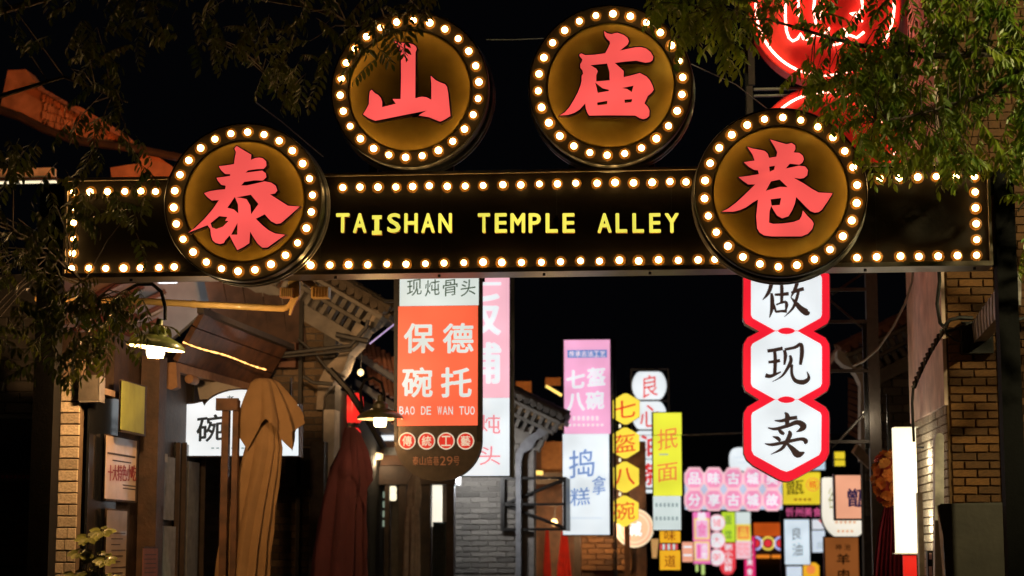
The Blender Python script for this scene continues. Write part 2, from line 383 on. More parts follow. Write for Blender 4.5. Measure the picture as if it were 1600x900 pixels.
CH['xiang'] = (Map(1120, 210, 5), [(415,40),(470,57),(545,78),(585,68),(612,88),(614,115),(600,142),(645,145),(672,168),(680,195),(668,222),(645,238),(570,230),(538,268),(640,246),(690,252),(712,280),(706,320),(680,342),(650,347),(600,340),(680,385),(740,425),(795,455),(905,460),(865,525),(820,590),(795,608),(765,613),(730,600),(690,562),(650,520),(620,490),(610,540),(590,590),(560,640),(510,657),(470,635),(445,595),(425,560),(412,600),(408,690),(440,700),(520,697),(600,685),(645,668),(662,640),(672,595),(710,640),(745,675),(757,700),(745,740),(710,778),(660,798),(430,798),(370,790),(335,768),(315,735),(308,640),(315,570),(322,510),(285,530),(230,570),(180,592),(130,605),(40,605),(90,580),(150,535),(220,470),(300,392),(245,392),(205,365),(170,335),(250,325),(328,312),(322,282),(290,278),(250,255),(210,218),(295,205),(280,160),(260,130),(238,98),(280,112),(340,122),(375,130),(398,152),(408,185),(465,175),(472,140),(450,95)],
    [[(412,255),(452,248),(445,275),(415,290)],[(425,370),(490,357),(550,412),(490,408),(385,440)],[(422,510),(500,500),(490,550),(430,555)]])
def offs(P, d):                        # outline grown outward by d
    n = len(P); A = sum(P[i][0] * P[(i + 1) % n][1] - P[(i + 1) % n][0] * P[i][1] for i in range(n))
    s = 1 if A > 0 else -1; out = []
    for i in range(n):
        a, b, c = P[i - 1], P[i], P[(i + 1) % n]
        e1 = (b[0] - a[0], b[1] - a[1]); e2 = (c[0] - b[0], c[1] - b[1])
        l1 = math.hypot(*e1) or 1; l2 = math.hypot(*e2) or 1
        nx = s * (e1[1] / l1 + e2[1] / l2); ny = -s * (e1[0] / l1 + e2[0] / l2); l = math.hypot(nx, ny)
        if l < .3: nx, ny, l = s * e1[1] / l1, -s * e1[0] / l1, 1
        out.append((b[0] + nx / l * d, b[1] + ny / l * d))
    return out
CHSIDE = mat('character_side', (.03, .008, .006), .4)
def round_sign(key, label, cx, cy, rb, fcx, fcy, rf, DY):
    c = W(cx, cy, DY); k = PX(DY) * 1.012; rb *= k; rf *= k; fc = W(fcx, fcy, DY)
    R = rb + 13.5 * k
    t = thing('round_sign', label, 'sign', (c.x, DY, c.z), 'round bulb-lit characters above the gate')
    org = Vector((c.x, DY, c.z))
    n = 72
    ring = [(c.x + R * math.cos(2 * math.pi * i / n), c.z + R * math.sin(2 * math.pi * i / n)) for i in range(n)]
    hole = [(fc.x + rf * math.cos(2 * math.pi * i / n), fc.z + rf * math.sin(2 * math.pi * i / n)) for i in range(n)]
    MB().prism(ring, DY, DY + .03, [hole]).build('bulb_ring', RINGM, t)
    # the gold face sits slightly back, with a rounded edge
    MB().lathe((fc.x, DY, fc.z), [(rf + .004, .030), (rf - .004, .012), (rf - .02, .0075), (.001, .0065)], 72, axis='y').build('face', GOLD, t)
    # drum and back lips
    MB().lathe((c.x, DY, c.z), [(R + .006, -.012), (R + .012, -.002), (R + .012, .02), (R, .03), (R, .15), (R - .03, .15)], 72, axis='y', caps=False).build('rim', BLACK, t)
    b = MB()
    for dy, rr in ((.20, R + .012), (.25, R + .02)):
        if key in ('tai',): rr -= .012
        b.lathe((c.x, DY, c.z), [(rr, dy), (rr + .01, dy + .004), (rr + .01, dy + .018), (rr, dy + .022), (rr - .03, dy + .022), (rr - .03, dy)], 72, axis='y', caps=False)
    b.build('back_rim', STEEL, t)
    MB().lathe((c.x, DY, c.z), [(R - .04, .15), (R - .04, .24), (.001, .24)], 48, axis='y').build('drum', BLACK, t)
    s = MB()
    for dx in (-.28, .28):
        s.box(c.x + dx - .02, c.x + dx + .02, DY + .24, DY + .29, c.z - .35, c.z + .35)
    s.build('mounting_rail', BLACK, t)
    for i in range(26):
        a = 2 * math.pi * (i + .3) / 26; bulb(t, (c.x + rb * math.cos(a), DY, c.z + rb * math.sin(a)), org)
    fx, out, holes = CH[key]; Y2 = DY - .055
    mb = MB(); o2 = [fx(*p) for p in out]; h2 = [[fx(*p) for p in h] for h in holes]
    body = mb.prism([XZ(x, y, Y2) for x, y in offs(o2, 2.3)], Y2 + .001, DY - .012, [[XZ(x, y, Y2) for x, y in h] for h in h2], 1, 1)
    mb.prism([XZ(x, y, Y2) for x, y in o2], Y2 - .006, Y2 + .0005, [[XZ(x, y, Y2) for x, y in offs(h, .6)] for h in h2], 0, 1)
    mb.build('character', [REDF, CHSIDE], t)
    p = MB()
    for dx, dz in ((-.15, .1), (.12, .05), (.0, -.12)): p.tube([(c.x + dx, DY + .01, c.z + dz), (c.x + dx, DY - .02, c.z + dz)], .006, 6)
    return t
round_sign('tai', 'round marquee sign with red character tai, over the left end of the bar', 380, 315, 113, 381, 314, 100, 13.18)
round_sign('shan', 'round marquee sign with red character shan, second from left, leaves across its top', 640, 139, 112, 640, 141, 100, 13.28)
round_sign('miao', 'round marquee sign with red character miao, highest above the bar', 953.5, 132, 114.5, 954, 133, 102.5, 13.28)
round_sign('xiang', 'round marquee sign with red character xiang, over the right end of the bar', 1219.5, 300, 118, 1219.5, 300, 106, 13.16)
# frame carrying the two upper discs
for cx in (640, 954):
    x = W(cx, 200, GY).x
    o = MB().box(x - .32, x - .26, GY + .1, GY + .16, ztop + .022, ztop + 1.2).box(x + .26, x + .32, GY + .1, GY + .16, ztop + .022, ztop + 1.2).build('carrying_frame', BLACK, gate)

exec_parts = []
# ================================================================== HANGING SIGNS IN THE ALLEY
def sign_at(name, label, px, py, Y, group=None):
    p = W(px, py, Y); return thing(name, label, 'sign', p, group)
def flat(name, m, parent, fn):
    mb = MB(); fn(mb); o = mb.build(name, m, parent)
    if name in ('small_print', 'lettering', 'striped_strip'): o['kind'] = 'stuff'
    return o
FRAME = mat('sign_frame', (.018, .016, .015), .4, .3)

# --- three-hexagon sign
Y = 17.2
t = sign_at('hexagon_sign', 'white sign of three stacked hexagons with thick red edge, black brush characters', 1229, 752, Y)
def mirror(L, cx=1228.8): return L + [(2 * cx - x, y) for x, y in reversed(L)]
hexL = [(1184, 408), (1168, 417), (1162, 430), (1161.5, 497), (1165, 505), (1187, 517.5), (1168, 528), (1162.5, 537), (1161.5, 545), (1161.5, 600), (1165, 610), (1187, 624.5), (1168, 636), (1163, 644), (1162, 655), (1162.5, 708), (1167, 718), (1177, 727), (1215, 748), (1224, 751.5), (1228.8, 752)]
hexL = hexL[::-1]
flat('red_border', glow('hex_red', 250, 32, 52, .95), t, lambda m: m.pprism(mirror(hexL), Y, .02))
back = [(x + 1.5, y + 1.5) for x, y in mirror(hexL)]
flat('case', mat('case_grey', (.4, .4, .4), .5, .3), t, lambda m: m.pprism(offs(mirror(hexL), 1.2), Y + .021, .16))
for yt, yb, last in ((409, 517, 0), (517, 624.5, 0), (624.5, 737, 1)):
    if last: L = [(1211, yt), (1176, yt + 20), (1174, yt + 25), (1174.5, 704), (1178, 711), (1220, 734), (1228.8, 737)]
    else: L = [(1211, yt + .6), (1176, yt + 20), (1173.5, yt + 25), (1173.5, yb - 25), (1176, yb - 20), (1211, yb - .6)]
    flat('white_panel', WHITE, t, lambda m: m.pprism(mirror(L[::-1]), Y - .004, .003))
for yw in (517, 624.5):
    flat('red_lens', MATS['hex_red'], t, lambda m: m.pprism([(1228.8 + 13.5 * math.cos(a), yw + 5.2 * math.sin(a) * abs(math.sin(a)) ** .3) for a in [i * math.pi / 12 for i in range(24)]], Y - .008, .003))
K = mat('brush_ink', (.03, .018, .014), .6, bump=0, emit=rgb(62, 44, 38), strength=.7, uneven=0)
fx = Map(1140, 420, 5.294)
flat('character', K, t, lambda m: brush(m, [[(348,105,30),(335,165,28),(310,215,22),(272,258,5)],[(345,200,16),(352,250,28),(350,330,26),(330,405,6)],[(372,214,16),(430,212,22),(490,205,26)],[(425,120,16),(432,160,26),(430,290,20)],[(366,288,10),(372,320,18),(386,362,14)],[(384,356,18),(430,350,18),(475,352,22)],[(385,298,12),(430,280,14),(462,275,20),(472,300,24),(464,345,12)],[(560,115,26),(540,170,24),(505,240,6)],[(510,200,18),(560,180,24),(615,165,26)],[(570,190,20),(550,260,22),(520,330,18),(452,398,4)],[(510,240,8),(545,280,26),(590,330,40),(640,362,46),(650,350,20)]], fx, Y - .006))
flat('character', K, t, lambda m: brush(m, [[(312,680,24),(370,672,24),(440,658,26)],[(372,675,22),(378,760,26),(372,880,24)],[(320,772,18),(370,768,22),(418,758,24)],[(295,880,30),(340,888,26),(425,852,10)],[(455,668,18),(540,650,22),(590,625,26),(598,700,30),(585,795,20)],[(452,672,20),(462,720,26),(452,795,14)],[(498,715,16),(508,760,26),(475,830,22),(430,890,14),(352,935,4)],[(515,790,20),(515,870,22),(545,925,28),(610,938,34),(655,905,24),(640,850,6)]], fx, Y - .006))
fx = Map(1140, 590, 5.294)
flat('character', K, t, lambda m: brush(m, [[(455,288,8),(478,320,34),(470,415,22)],[(372,355,8),(430,358,22),(500,338,26),(560,330,26)],[(316,415,8),(380,425,22),(480,398,26),(560,370,34),(612,400,44),(590,430,30),(550,450,4)],[(398,425,8),(425,450,28),(452,470,18)],[(355,488,6),(395,500,26),(420,525,20)],[(490,440,14),(500,470,32),(470,530,26),(430,590,22),(340,636,4)],[(290,545,6),(350,555,22),(470,532,24),(590,508,24),(630,525,34),(620,548,16)],[(470,540,14),(520,590,36),(565,635,50),(620,618,10)]], fx, Y - .006))

# --- orange sign
Y = 17.0
t = sign_at('hanging_lightbox', 'orange hanging lightbox reading BAO DE WAN TUO, with rounded dark lower end', 684, 752, Y)
bodypx = [(616, 405), (752, 405), (752, 690)] + [(684 + 68 * math.cos(a), 688 + 64 * math.sin(a)) for a in [i * math.pi / 24 for i in range(0, 25)]] + [(616, 690)]
flat('case', mat('sign_case', (.07, .055, .045), .55, .1, var=.3), t, lambda m: m.pprism(bodypx, Y, .14))
flat('edge_trim', FRAME, t, lambda m: m.pprism([(615.5, 403), (752.5, 403), (752.5, 690), (745, 690), (745, 665.5), (621, 665.5), (621, 690), (615.5, 690)], Y - .004, .003))
GREYW = glow('grey_white_acrylic', 214, 226, 222, 1.0)
flat('upper_panel', GREYW, t, lambda m: m.pbox(624.5, 404, 748, 477.5, Y - .008, .006))
flat('orange_panel', glow('orange_acrylic', 247, 102, 68, 1.0), t, lambda m: m.pbox(621.5, 478, 746.5, 665, Y - .008, .006))
GREEN = mat('green_ink', (.02, .06, .025), .6, bump=0, emit=rgb(45, 80, 50), strength=.5, uneven=0)
for i, ch in enumerate('现炖骨头'):
    flat('character', GREEN, t, lambda m: char(m, ch, 636 + i * 28, 437, 659 + i * 28, 462, Y - .009, bold=-.004, skew=.12))
for ch, a, b in (('保', 631, 505), ('德', 692, 505), ('碗', 628, 574), ('托', 689, 574)):
    flat('character', GREYW, t, lambda m: char(m, ch, a, b, a + 48, b + 47, Y - .009, bold=.028))
def latin(m, s, a, c, b, d, Y, **kw):
    n = len(s); p = (c - a) / (n - .15)
    for i, ch in enumerate(s):
        if ch != ' ': char(m, ch, a + i * p, b, a + i * p + p * .82, d, Y, **kw)
flat('lettering', GREYW, t, lambda m: (latin(m, 'BAO DE WAN TUO', 624, 742, 635, 648, Y - .009, bold=.02)))
for i, ch in enumerate('傳統工藝'):
    cx = 636 + i * 30.5
    flat('seal_ring', glow('ring_cream', 225, 208, 180, .9), t, lambda m: m.pprism([(cx + 13.5 * math.cos(k * math.pi / 14), 689 + 13.5 * math.sin(k * math.pi / 14)) for k in range(28)], Y - .006, .004))
    flat('seal_disc', glow('seal_red', 214, 40, 32, .9), t, lambda m: m.pprism([(cx + 11.6 * math.cos(k * math.pi / 14), 689 + 11.6 * math.sin(k * math.pi / 14)) for k in range(28)], Y - .009, .0025))
    flat('character', MATS['ring_cream'], t, lambda m: char(m, ch, cx - 7.5, 681, cx + 7.5, 697, Y - .010, bold=.02))
flat('lettering', mat('copper_letter', (.55, .28, .2), .5, 0), t, lambda m: text(m, '泰山庙巷29号', 645, 713, 718, 727, Y - .001, bold=.01))
flat('hanger', BLACK, t, lambda m: m.pbox(753, 404, 757, 440, Y + .16, .04).pbox(600, 468, 616, 472, Y + .04, .03))

# --- pink sign behind it
Y = 19.2
t = sign_at('hanging_lightbox', 'pink and white hanging lightbox half hidden behind the orange sign', 760, 745, Y)
flat('case', FRAME, t, lambda m: m.pbox(688, 408, 797.5, 745, Y, .14))
flat('pink_panel', glow('pale_pink', 252, 190, 205, 1.0), t, lambda m: m.pbox(689.5, 410, 796, 621.8, Y - .006, .005))
flat('white_panel', WHITE, t, lambda m: m.pbox(689.5, 622, 796, 743.5, Y - .006, .005))
for ch, b, d in (('饭', 458, 524), ('铺', 535, 600)):
    flat('character', WHITE, t, lambda m: char(m, ch, 716, b, 783, d, Y - .008, bold=.03))
flat('character', WHITE, t, lambda m: char(m, '工', 716, 410, 783, 446, Y - .008, bold=.02))
PK = glow('pink_red', 246, 150, 160, .95)
for ch, b, d in (('炖', 648, 678), ('头', 697, 727)):
    flat('character', PK, t, lambda m: char(m, ch, 749, b, 782, d, Y - .008, bold=.01))
flat('side_rail', mat('rail', (.2, .17, .15), .5, .4), t, lambda m: m.pbox(799, 408, 803, 746, Y + .1, .05))

# --- tall pink / white sign
Y = 25.0
t = sign_at('vertical_lightbox', 'tall lightbox, pink above with white characters and white below with blue characters', 917, 836, Y)
flat('case', FRAME, t, lambda m: m.pbox(878.5, 529, 957, 837.5, Y, .22))
flat('pink_panel', glow('hot_pink', 250, 176, 214, 1.0), t, lambda m: m.pbox(881.5, 531, 953.5, 677.8, Y - .008, .007))
flat('white_panel', WHITE, t, lambda m: m.pbox(879.5, 678, 952, 835.5, Y - .008, .007))
flat('blue_band', glow('sky_blue', 112, 146, 208, .9), t, lambda m: m.pbox(886.5, 546.5, 948.5, 559, Y - .012, .003))
flat('lettering', glow('pale_letter', 250, 225, 236, 1), t, lambda m: text(m, '传承古法工艺', 889, 548.5, 946, 557.5, Y - .013, bold=.02))
for ch, a, b in (('七', 885, 578), ('盔', 917, 574), ('八', 885, 614), ('碗', 915, 611)):
    flat('character', WHITE, t, lambda m: char(m, ch, a, b, a + 29, b + 29, Y - .012, bold=.038, skew=.08))
def dashes(m, a, c, b, d, n, Y):                  # print too small to read in the photograph
    for i in range(n):
        x = a + (c - a) * i / n; m.pbox(x, b, x + (c - a) / n * .6, d, Y, .002)
flat('small_print', MATS['pale_letter'], t, lambda m: (dashes(m, 895, 938, 650, 657, 6, Y - .011), dashes(m, 888, 946, 662, 666, 8, Y - .011)))
BLUEI = glow('blue_letter', 122, 152, 205, .9)
for ch, a, b, c, d in (('捣', 889, 702, 929, 746), ('拿', 925, 743, 947, 773), ('糕', 891, 762, 922, 790)):
    flat('character', BLUEI, t, lambda m: char(m, ch, a, b, c, d, Y - .012, bold=.012, skew=.1))
flat('small_print', glow('faint_print', 205, 218, 232, 1), t, lambda m: dashes(m, 890, 942, 808, 811, 12, Y - .011))
flat('support_pole', BLACK, t, lambda m: m.box(W(959, 700, Y).x, W(962, 700, Y).x, Y + .1, Y + .2, 0, W(959, 529, Y).z))

# --- column of yellow hexagons
Y = 27.0
t = sign_at('hexagon_column_sign', 'column of four yellow hexagons with red characters beside the tall pink sign', 975, 820, Y)
HY = glow('hex_yellow', 255, 226, 72, 1.08); HR = glow('hex_red_ink', 226, 38, 40, .95)
for i, ch in enumerate('七盔八碗'):
    cy = 639 + i * 53.2; cx = 977.5 - i * .6
    h = [(cx + 24.5 * sx, cy + sy) for sx, sy in ((-.9, -12), (-.12, -24), (.12, -24), (.9, -13), (.9, 12), (.12, 24), (-.12, 24), (-.9, 13))]
    flat('hexagon_panel', [HY, FRAME], t, lambda m: m.pprism(h, Y, .12, m=0, ms=1))
    flat('character', HR, t, lambda m: char(m, ch, cx - 18, cy - 14, cx + 16, cy + 14, Y - .006, bold=.008 if ch in '七八' else .002, skew=.15))
for i in range(3):
    cy = 665.6 + i * 53.2
    flat('spacer', WARMW, t, lambda m: m.pbox(967, cy - 2.6, 970, cy + 2.6, Y + .03, .04))
flat('support_pole', BLACK, t, lambda m: m.box(W(956, 700, Y).x, W(958, 700, Y).x, Y + .14, Y + .22, 0, W(956, 612, Y).z))

# --- white rounds
Y = 31.0
t = sign_at('round_column_sign', 'column of white rounded panels with red characters in a thin frame, top one reading liang', 1015, 765, Y)
fr = MB()
for x in (986.5, 1044.5): fr.pbox(x, 576, x + 1.8, 770, Y + .05, .04)
for y in (576.5, 625.5, 671): fr.pbox(988.4, y, 1044.4, y + 1.4, Y + .05, .04)
fr.build('frame', mat('grey_frame', (.25, .27, .3), .5, .4), t)
for i, (ch, cy) in enumerate((('良', 602.5), ('心', 649), ('油', 695), ('条', 740))):
    pts = [(1014.5 + 27 * max(-1, min(1, 1.0 * math.cos(a))), cy + 22.3 * max(-.98, min(.98, 1.28 * math.sin(a)))) for a in [k * math.pi / 16 for k in range(32)]]
    flat('round_panel', [WHITE, FRAME], t, lambda m: m.pprism(pts, Y, .12, m=0, ms=1))
    flat('character', HR, t, lambda m: char(m, ch, 1004 if i == 0 else 1000, cy - 17, 1028 if i == 0 else 1032, cy + 18, Y - .006, bold=.004 if i < 2 else .03, skew=.12))
flat('lower_tube', WHITE, t, lambda m: m.pbox(993, 765, 1020, 770, Y, .08))

# --- yellow noodle sign
Y = 26.0
t = sign_at('vertical_lightbox', 'yellow-green vertical lightbox with faded red characters and a white foot', 1043, 828, Y)
flat('case', FRAME, t, lambda m: m.pbox(1019, 643.5, 1067, 829.5, Y, .2))
flat('yellow_panel', glow('lime_yellow', 240, 240, 66, 1.0), t, lambda m: (m.pbox(1020.8, 645, 1065, 679.3, Y - .008, .007), m.pbox(1020.8, 680.3, 1065, 774.8, Y - .008, .007)))
flat('white_panel', GREYW, t, lambda m: m.pbox(1020.5, 775, 1064, 828, Y - .008, .007))
OI = glow('faded_orange', 246, 140, 70, .95)
for ch, b, d in (('抿', 669, 702), ('面', 724, 752)):
    flat('character', OI, t, lambda m: char(m, ch, 1027, b, 1059, d, Y - .012, bold=.006, skew=.15))
GI = glow('grey_print', 160, 176, 176, .9)
flat('small_print', GI, t, lambda m: (dashes(m, 1024, 1062, 786, 792, 6, Y - .011), dashes(m, 1024, 1062, 807, 813, 6, Y - .011), dashes(m, 1030, 1054, 709, 711, 1, Y - .011)))
# --- 味道
Y = 28.0
t = sign_at('vertical_lightbox', 'small amber two-panel sign reading wei dao under the yellow sign', 1046, 890, Y)
AM = glow('amber_acrylic', 246, 180, 40, .95); BR = glow('brown_ink', 150, 72, 22, .8)
flat('case', FRAME, t, lambda m: m.pbox(1030, 824, 1064, 892, Y, .16))
flat('amber_panel', AM, t, lambda m: m.pbox(1031, 825, 1063, 848, Y - .006, .005))
flat('amber_panel', AM, t, lambda m: m.pbox(1031, 860, 1063, 890.5, Y - .006, .005))
flat('striped_strip', glow('strip_red', 228, 90, 90, .9), t, lambda m: [m.pbox(1031 + 8 * i, 850, 1035 + 8 * i, 859, Y - .006, .005) for i in range(4)])
flat('striped_strip', GREYW, t, lambda m: [m.pbox(1035.5 + 8 * i, 850, 1038.5 + 8 * i, 859, Y - .006, .005) for i in range(3)])
flat('character', BR, t, lambda m: char(m, '味', 1038, 829, 1056, 845, Y - .01, bold=.01))
flat('character', BR, t, lambda m: char(m, '道', 1038, 867, 1056, 886, Y - .01, bold=.01))
# --- beige disc
Y = 29.0
t = sign_at('round_lightbox', 'round salmon lightbox with white seal hanging below the yellow hexagons', 991, 855, Y)
def disc(m, cx, cy, r, Y, d, n=40, **kw): return m.pprism([(cx + r * math.cos(2 * math.pi * k / n), cy + r * math.sin(2 * math.pi * k / n)) for k in range(n)], Y, d, **kw)
flat('case', glow('cream_rim', 250, 232, 196, .95), t, lambda m: disc(m, 991, 825, 30.5, Y, .1))
flat('salmon_face', glow('salmon', 246, 186, 150, .95), t, lambda m: disc(m, 991, 825, 28, Y - .005, .004))
flat('ring', glow('light_salmon', 252, 214, 186, .95), t, lambda m: m.pprism([(991 + 24 * math.cos(k * math.pi / 20), 825 + 24 * math.sin(k * math.pi / 20)) for k in range(40)], Y - .009, .003, [[(991 + 21.5 * math.cos(k * math.pi / 20), 825 + 21.5 * math.sin(k * math.pi / 20)) for k in range(40)]]))
flat('character', WHITE, t, lambda m: char(m, '碱', 979, 815, 1003, 838, Y - .009, bold=.04))

# --- pink octagons
Y = 34.0
t = sign_at('octagon_sign', 'wide pink sign of ten octagon panels in two rows over the alley', 1144, 800, Y)
PO = glow('octagon_pink', 246, 150, 190, 1.0); PL = glow('octagon_edge', 250, 196, 206, 1.0)
flat('back_panel', glow('pale_lilac', 206, 214, 240, .9), t, lambda m: m.pbox(1070, 738, 1222, 796, Y + .02, .12))
rows = ('品味古城美', '分享古城故')
for r in range(2):
    for i in range(5):
        cx = 1085 + i * 30.4; cy = 747.5 + r * 33.6
        oc = lambda s, q: [(cx + s * a, cy + q * b) for a, b in ((-1, -.4), (-.55, -1), (.55, -1), (1, -.4), (1, .4), (.55, 1), (-.55, 1), (-1, .4))]
        flat('octagon_panel', [PL, FRAME], t, lambda m: m.pprism(oc(15.8, 17.3), Y - .02, .03, m=0, ms=1))
        flat('octagon_face', PO, t, lambda m: m.pprism(oc(12.6, 13.8), Y - .026, .004))
        flat('character', WHITE, t, lambda m: char(m, rows[r][i], cx - 9.5, cy - 9.5, cx + 9.5, cy + 9.5, Y - .03, bold=.03))
for x in (1069, 1222):
    flat('support_pole', BLACK, t, lambda m: m.box(W(x, 800, Y).x - .03, W(x, 800, Y).x + .03, Y + .15, Y + .25, 0, W(x, 730, Y).z))
Y = 36.0
t = sign_at('bun_lantern', 'white glowing bun-shaped lightbox above the pink octagon sign', 1160, 735, Y)
flat('body', WHITE, t, lambda m: m.pprism([(1160 + 20 * math.copysign(abs(math.cos(a)) ** .6, math.cos(a)), 717 + 18 * math.copysign(abs(math.sin(a)) ** .65, math.sin(a))) for a in [k * math.pi / 16 for k in range(32)]], Y, .4))
flat('fold_line', glow('fold_grey', 200, 214, 226, .9), t, lambda m: m.pbox(1144, 714, 1176, 715.2, Y - .01, .008).pbox(1152, 722, 1170, 723, Y - .01, .008))
flat('hanger', BLACK, t, lambda m: m.pbox(1158, 735, 1161, 742, Y + .1, .05))

# --- low cluster of far signs
def simple(label, a, b, c, d, Y, m, parts, name='small_lightbox', grp='small shop signs far down the alley', frame=1.2):
    t = sign_at(name, label, (a + c) / 2, d, Y, grp)
    flat('case', FRAME, t, lambda q: q.pbox(a - frame, b - frame, c + frame, d + frame, Y, .15))
    flat('face', m, t, lambda q: q.pbox(a, b, c, d, Y - .006, .005))
    for nm, mm, fn in parts: flat(nm, mm, t, fn)
    return t
PINK = glow('pink_acrylic', 246, 120, 186, .95); YELB = glow('yellow_edge', 246, 226, 90, .95)
Y = 38
simple('far pink lightbox with yellow border and two panels, below the octagons on the left', 1083, 800, 1110, 881, Y, PINK, [
    ('yellow_border', YELB, lambda q: (q.pbox(1085, 810, 1108.5, 842.5, Y - .01, .003), q.pbox(1085, 846, 1108.5, 876, Y - .01, .003))),
    ('panel', glow('light_pink', 250, 190, 220, .95), lambda q: (q.pbox(1087, 812, 1106.5, 840.5, Y - .014, .003), q.pbox(1087, 848, 1106.5, 874, Y - .014, .003))),
    ('character', WHITE, lambda q: char(q, '美', 1089, 800, 1104, 814, Y - .018, bold=.03)),
    ('character', PINK, lambda q: char(q, '食', 1090, 816, 1104, 838, Y - .018, bold=.02)),
    ('character', PINK, lambda q: q.pbox(1089, 851, 1095, 872, Y - .018, .003)),
    ('lettering', WHITE, lambda q: vtext(q, '小吃', 1097, 850, 1105, 873, Y - .018, bold=.02))])
Y = 39
t = sign_at('round_column_sign', 'column of three white and pink discs with pink characters, below the octagons', 1120, 886, Y)
for i, ch in enumerate('铺大粥'):
    cy = 817 + i * 27
    flat('disc_rim', PL, t, lambda q: disc(q, 1120, cy, 13.2, Y, .1)); flat('disc_face', WHITE, t, lambda q: disc(q, 1120, cy, 10.6, Y - .006, .005))
    flat('character', PK, t, lambda q: char(q, ch, 1113, cy - 7, 1127, cy + 7, Y - .01, bold=.02))
flat('support_pole', BLACK, t, lambda m: m.box(W(1120, 800, Y).x - .02, W(1120, 800, Y).x + .02, Y + .12, Y + .18, 0, W(1120, 808, Y).z))
Y = 40
GC2 = glow('green_ink_far', 70, 130, 60, .8)
simple('far lime green lightbox with dark characters above the red banner', 1128, 800, 1148.5, 847, Y, glow('lime', 196, 226, 50, .95), [('character', GC2, lambda q: vtext(q, '面馆', 1133, 806, 1143, 842, Y - .01, gap=.4, bold=.01))])
Y = 40.5
t = sign_at('red_banner_sign', 'rounded red banner lightbox with white characters under the lime sign', 1137, 897, Y)
flat('face', [glow('banner_red', 236, 62, 72, .95), FRAME], t, lambda q: q.pprism([(1125, 848), (1149.5, 848), (1149.5, 888), (1145, 896), (1137, 899), (1129, 896), (1125, 888)], Y, .12, m=0, ms=1))
flat('lettering', WHITE, t, lambda q: vtext(q, '粥小店鲜', 1132, 850, 1144, 893, Y - .005, gap=.1, bold=.02))
Y = 41
simple('far three-tone lightbox, grey above yellow above pink, right of the lime sign', 1150, 800, 1173, 873, Y, GREYW, [
    ('yellow_panel', YELB, lambda q: q.pbox(1150, 819, 1173, 845, Y - .01, .003)), ('orange_square', OI, lambda q: q.pbox(1152.5, 822, 1170.5, 842, Y - .014, .003)),
    ('character', YELB, lambda q: char(q, '品', 1156, 825, 1167, 839, Y - .018, bold=.02)),
    ('pink_panel', PL, lambda q: q.pbox(1150, 846, 1173, 873, Y - .01, .003)), ('character', PK, lambda q: text(q, '旺旺', 1152, 849, 1171, 867, Y - .014, bold=.01))])
Y = 42
simple('narrow magenta banner light with white characters, far down the alley', 1163, 838, 1180, 905, Y, glow('magenta', 232, 40, 110, .9), [('lettering', WHITE, lambda q: vtext(q, '小吃美食', 1167, 842, 1176, 899, Y - .01, gap=.3, bold=.02))])
Y = 33
simple('salmon octagonal lightbox low in the gap left of the pink signs', 1066, 847, 1083, 878, Y, glow('salmon2', 250, 170, 140, .95), [('character', WHITE, lambda q: (q.pbox(1068, 853, 1081, 856, Y - .01, .003), q.pbox(1068, 866, 1081, 869, Y - .01, .003)))])
Y = 44
t = sign_at('shop_front_light', 'orange lit shop fascia with three red rings of light, far down the alley', 1200, 870, Y)
flat('fascia', glow('fascia_orange', 205, 84, 22, .8), t, lambda q: q.pbox(1178, 817, 1228, 838, Y, .1))
flat('lower_strip', glow('strip_orange', 250, 140, 40, .9), t, lambda q: (q.pbox(1182, 867, 1203, 872, Y, .1), q.pbox(1206, 867, 1228, 872, Y, .1)))
for i, (cx, m1) in enumerate(((1181, glow('ring_blue', 190, 190, 250, 1)), (1200, glow('ring_yellow', 250, 216, 90, 1)), (1220, MATS['ring_blue']))):
    flat('light_ring', m1, t, lambda q: q.pprism([(cx + 11 * math.cos(k * math.pi / 16), 849 + 11 * math.sin(k * math.pi / 16)) for k in range(32)], Y - .03, .04, [[(cx + 8 * math.cos(k * math.pi / 16), 849 + 8 * math.sin(k * math.pi / 16)) for k in range(32)]]))
    flat('red_disc', glow('disc_red', 232, 50, 60, .95), t, lambda q: disc(q, cx, 849, 6, Y - .03, .04, 20))
flat('wall_board', DARK, t, lambda q: q.pbox(1176, 815, 1232, 905, Y + .12, .1))
Y = 36.5
simple('yellow square lightbox with a black character and red seal, under the hexagon sign', 1223, 738, 1282, 788, Y, glow('taxi_yellow', 240, 212, 48, .95), [
    ('character', INK, lambda q: char(q, '甑', 1229, 750, 1256, 773, Y - .01, bold=.006, skew=.1)),
    ('seal', OI, lambda q: q.pprism([(1270 + 10.5 * math.cos(k * math.pi / 12), 757 + 10.5 * math.sin(k * math.pi / 12)) for k in range(24)], Y - .01, .003, [[(1270 + 9 * math.cos(k * math.pi / 12), 757 + 9 * math.sin(k * math.pi / 12)) for k in range(24)]])),
    ('character', HR, lambda q: char(q, '糕', 1264, 751, 1276, 763, Y - .01, bold=.01)),
    ('small_print', BR, lambda q: dashes(q, 1241, 1270, 779, 782, 4, Y - .01))])
Y = 37
simple('pale blue lightbox piece above the yellow square sign', 1268, 710, 1289, 734, Y, glow('pale_blue', 196, 222, 240, .95), [])
Y = 37.5
simple('dark fascia board with pink neon characters under the yellow square sign', 1224, 790, 1284, 810, Y, DARK, [('lettering', glow('neon_pink', 226, 96, 150, 1.0), lambda q: text(q, '忻州美食', 1228, 793, 1283, 807, Y - .01, bold=.008))], frame=.6)
Y = 35
simple('pale vertical lightbox with thin dark brush characters liang you', 1226, 812, 1265, 882, Y, glow('ice_white', 222, 236, 246, .98), [('character', glow('slate_ink', 70, 84, 92, .6), lambda q: (char(q, '良', 1238, 824, 1252, 843, Y - .01, bold=0, skew=.1), char(q, '油', 1238, 849, 1254, 869, Y - .01, bold=-.01, skew=.1)))])
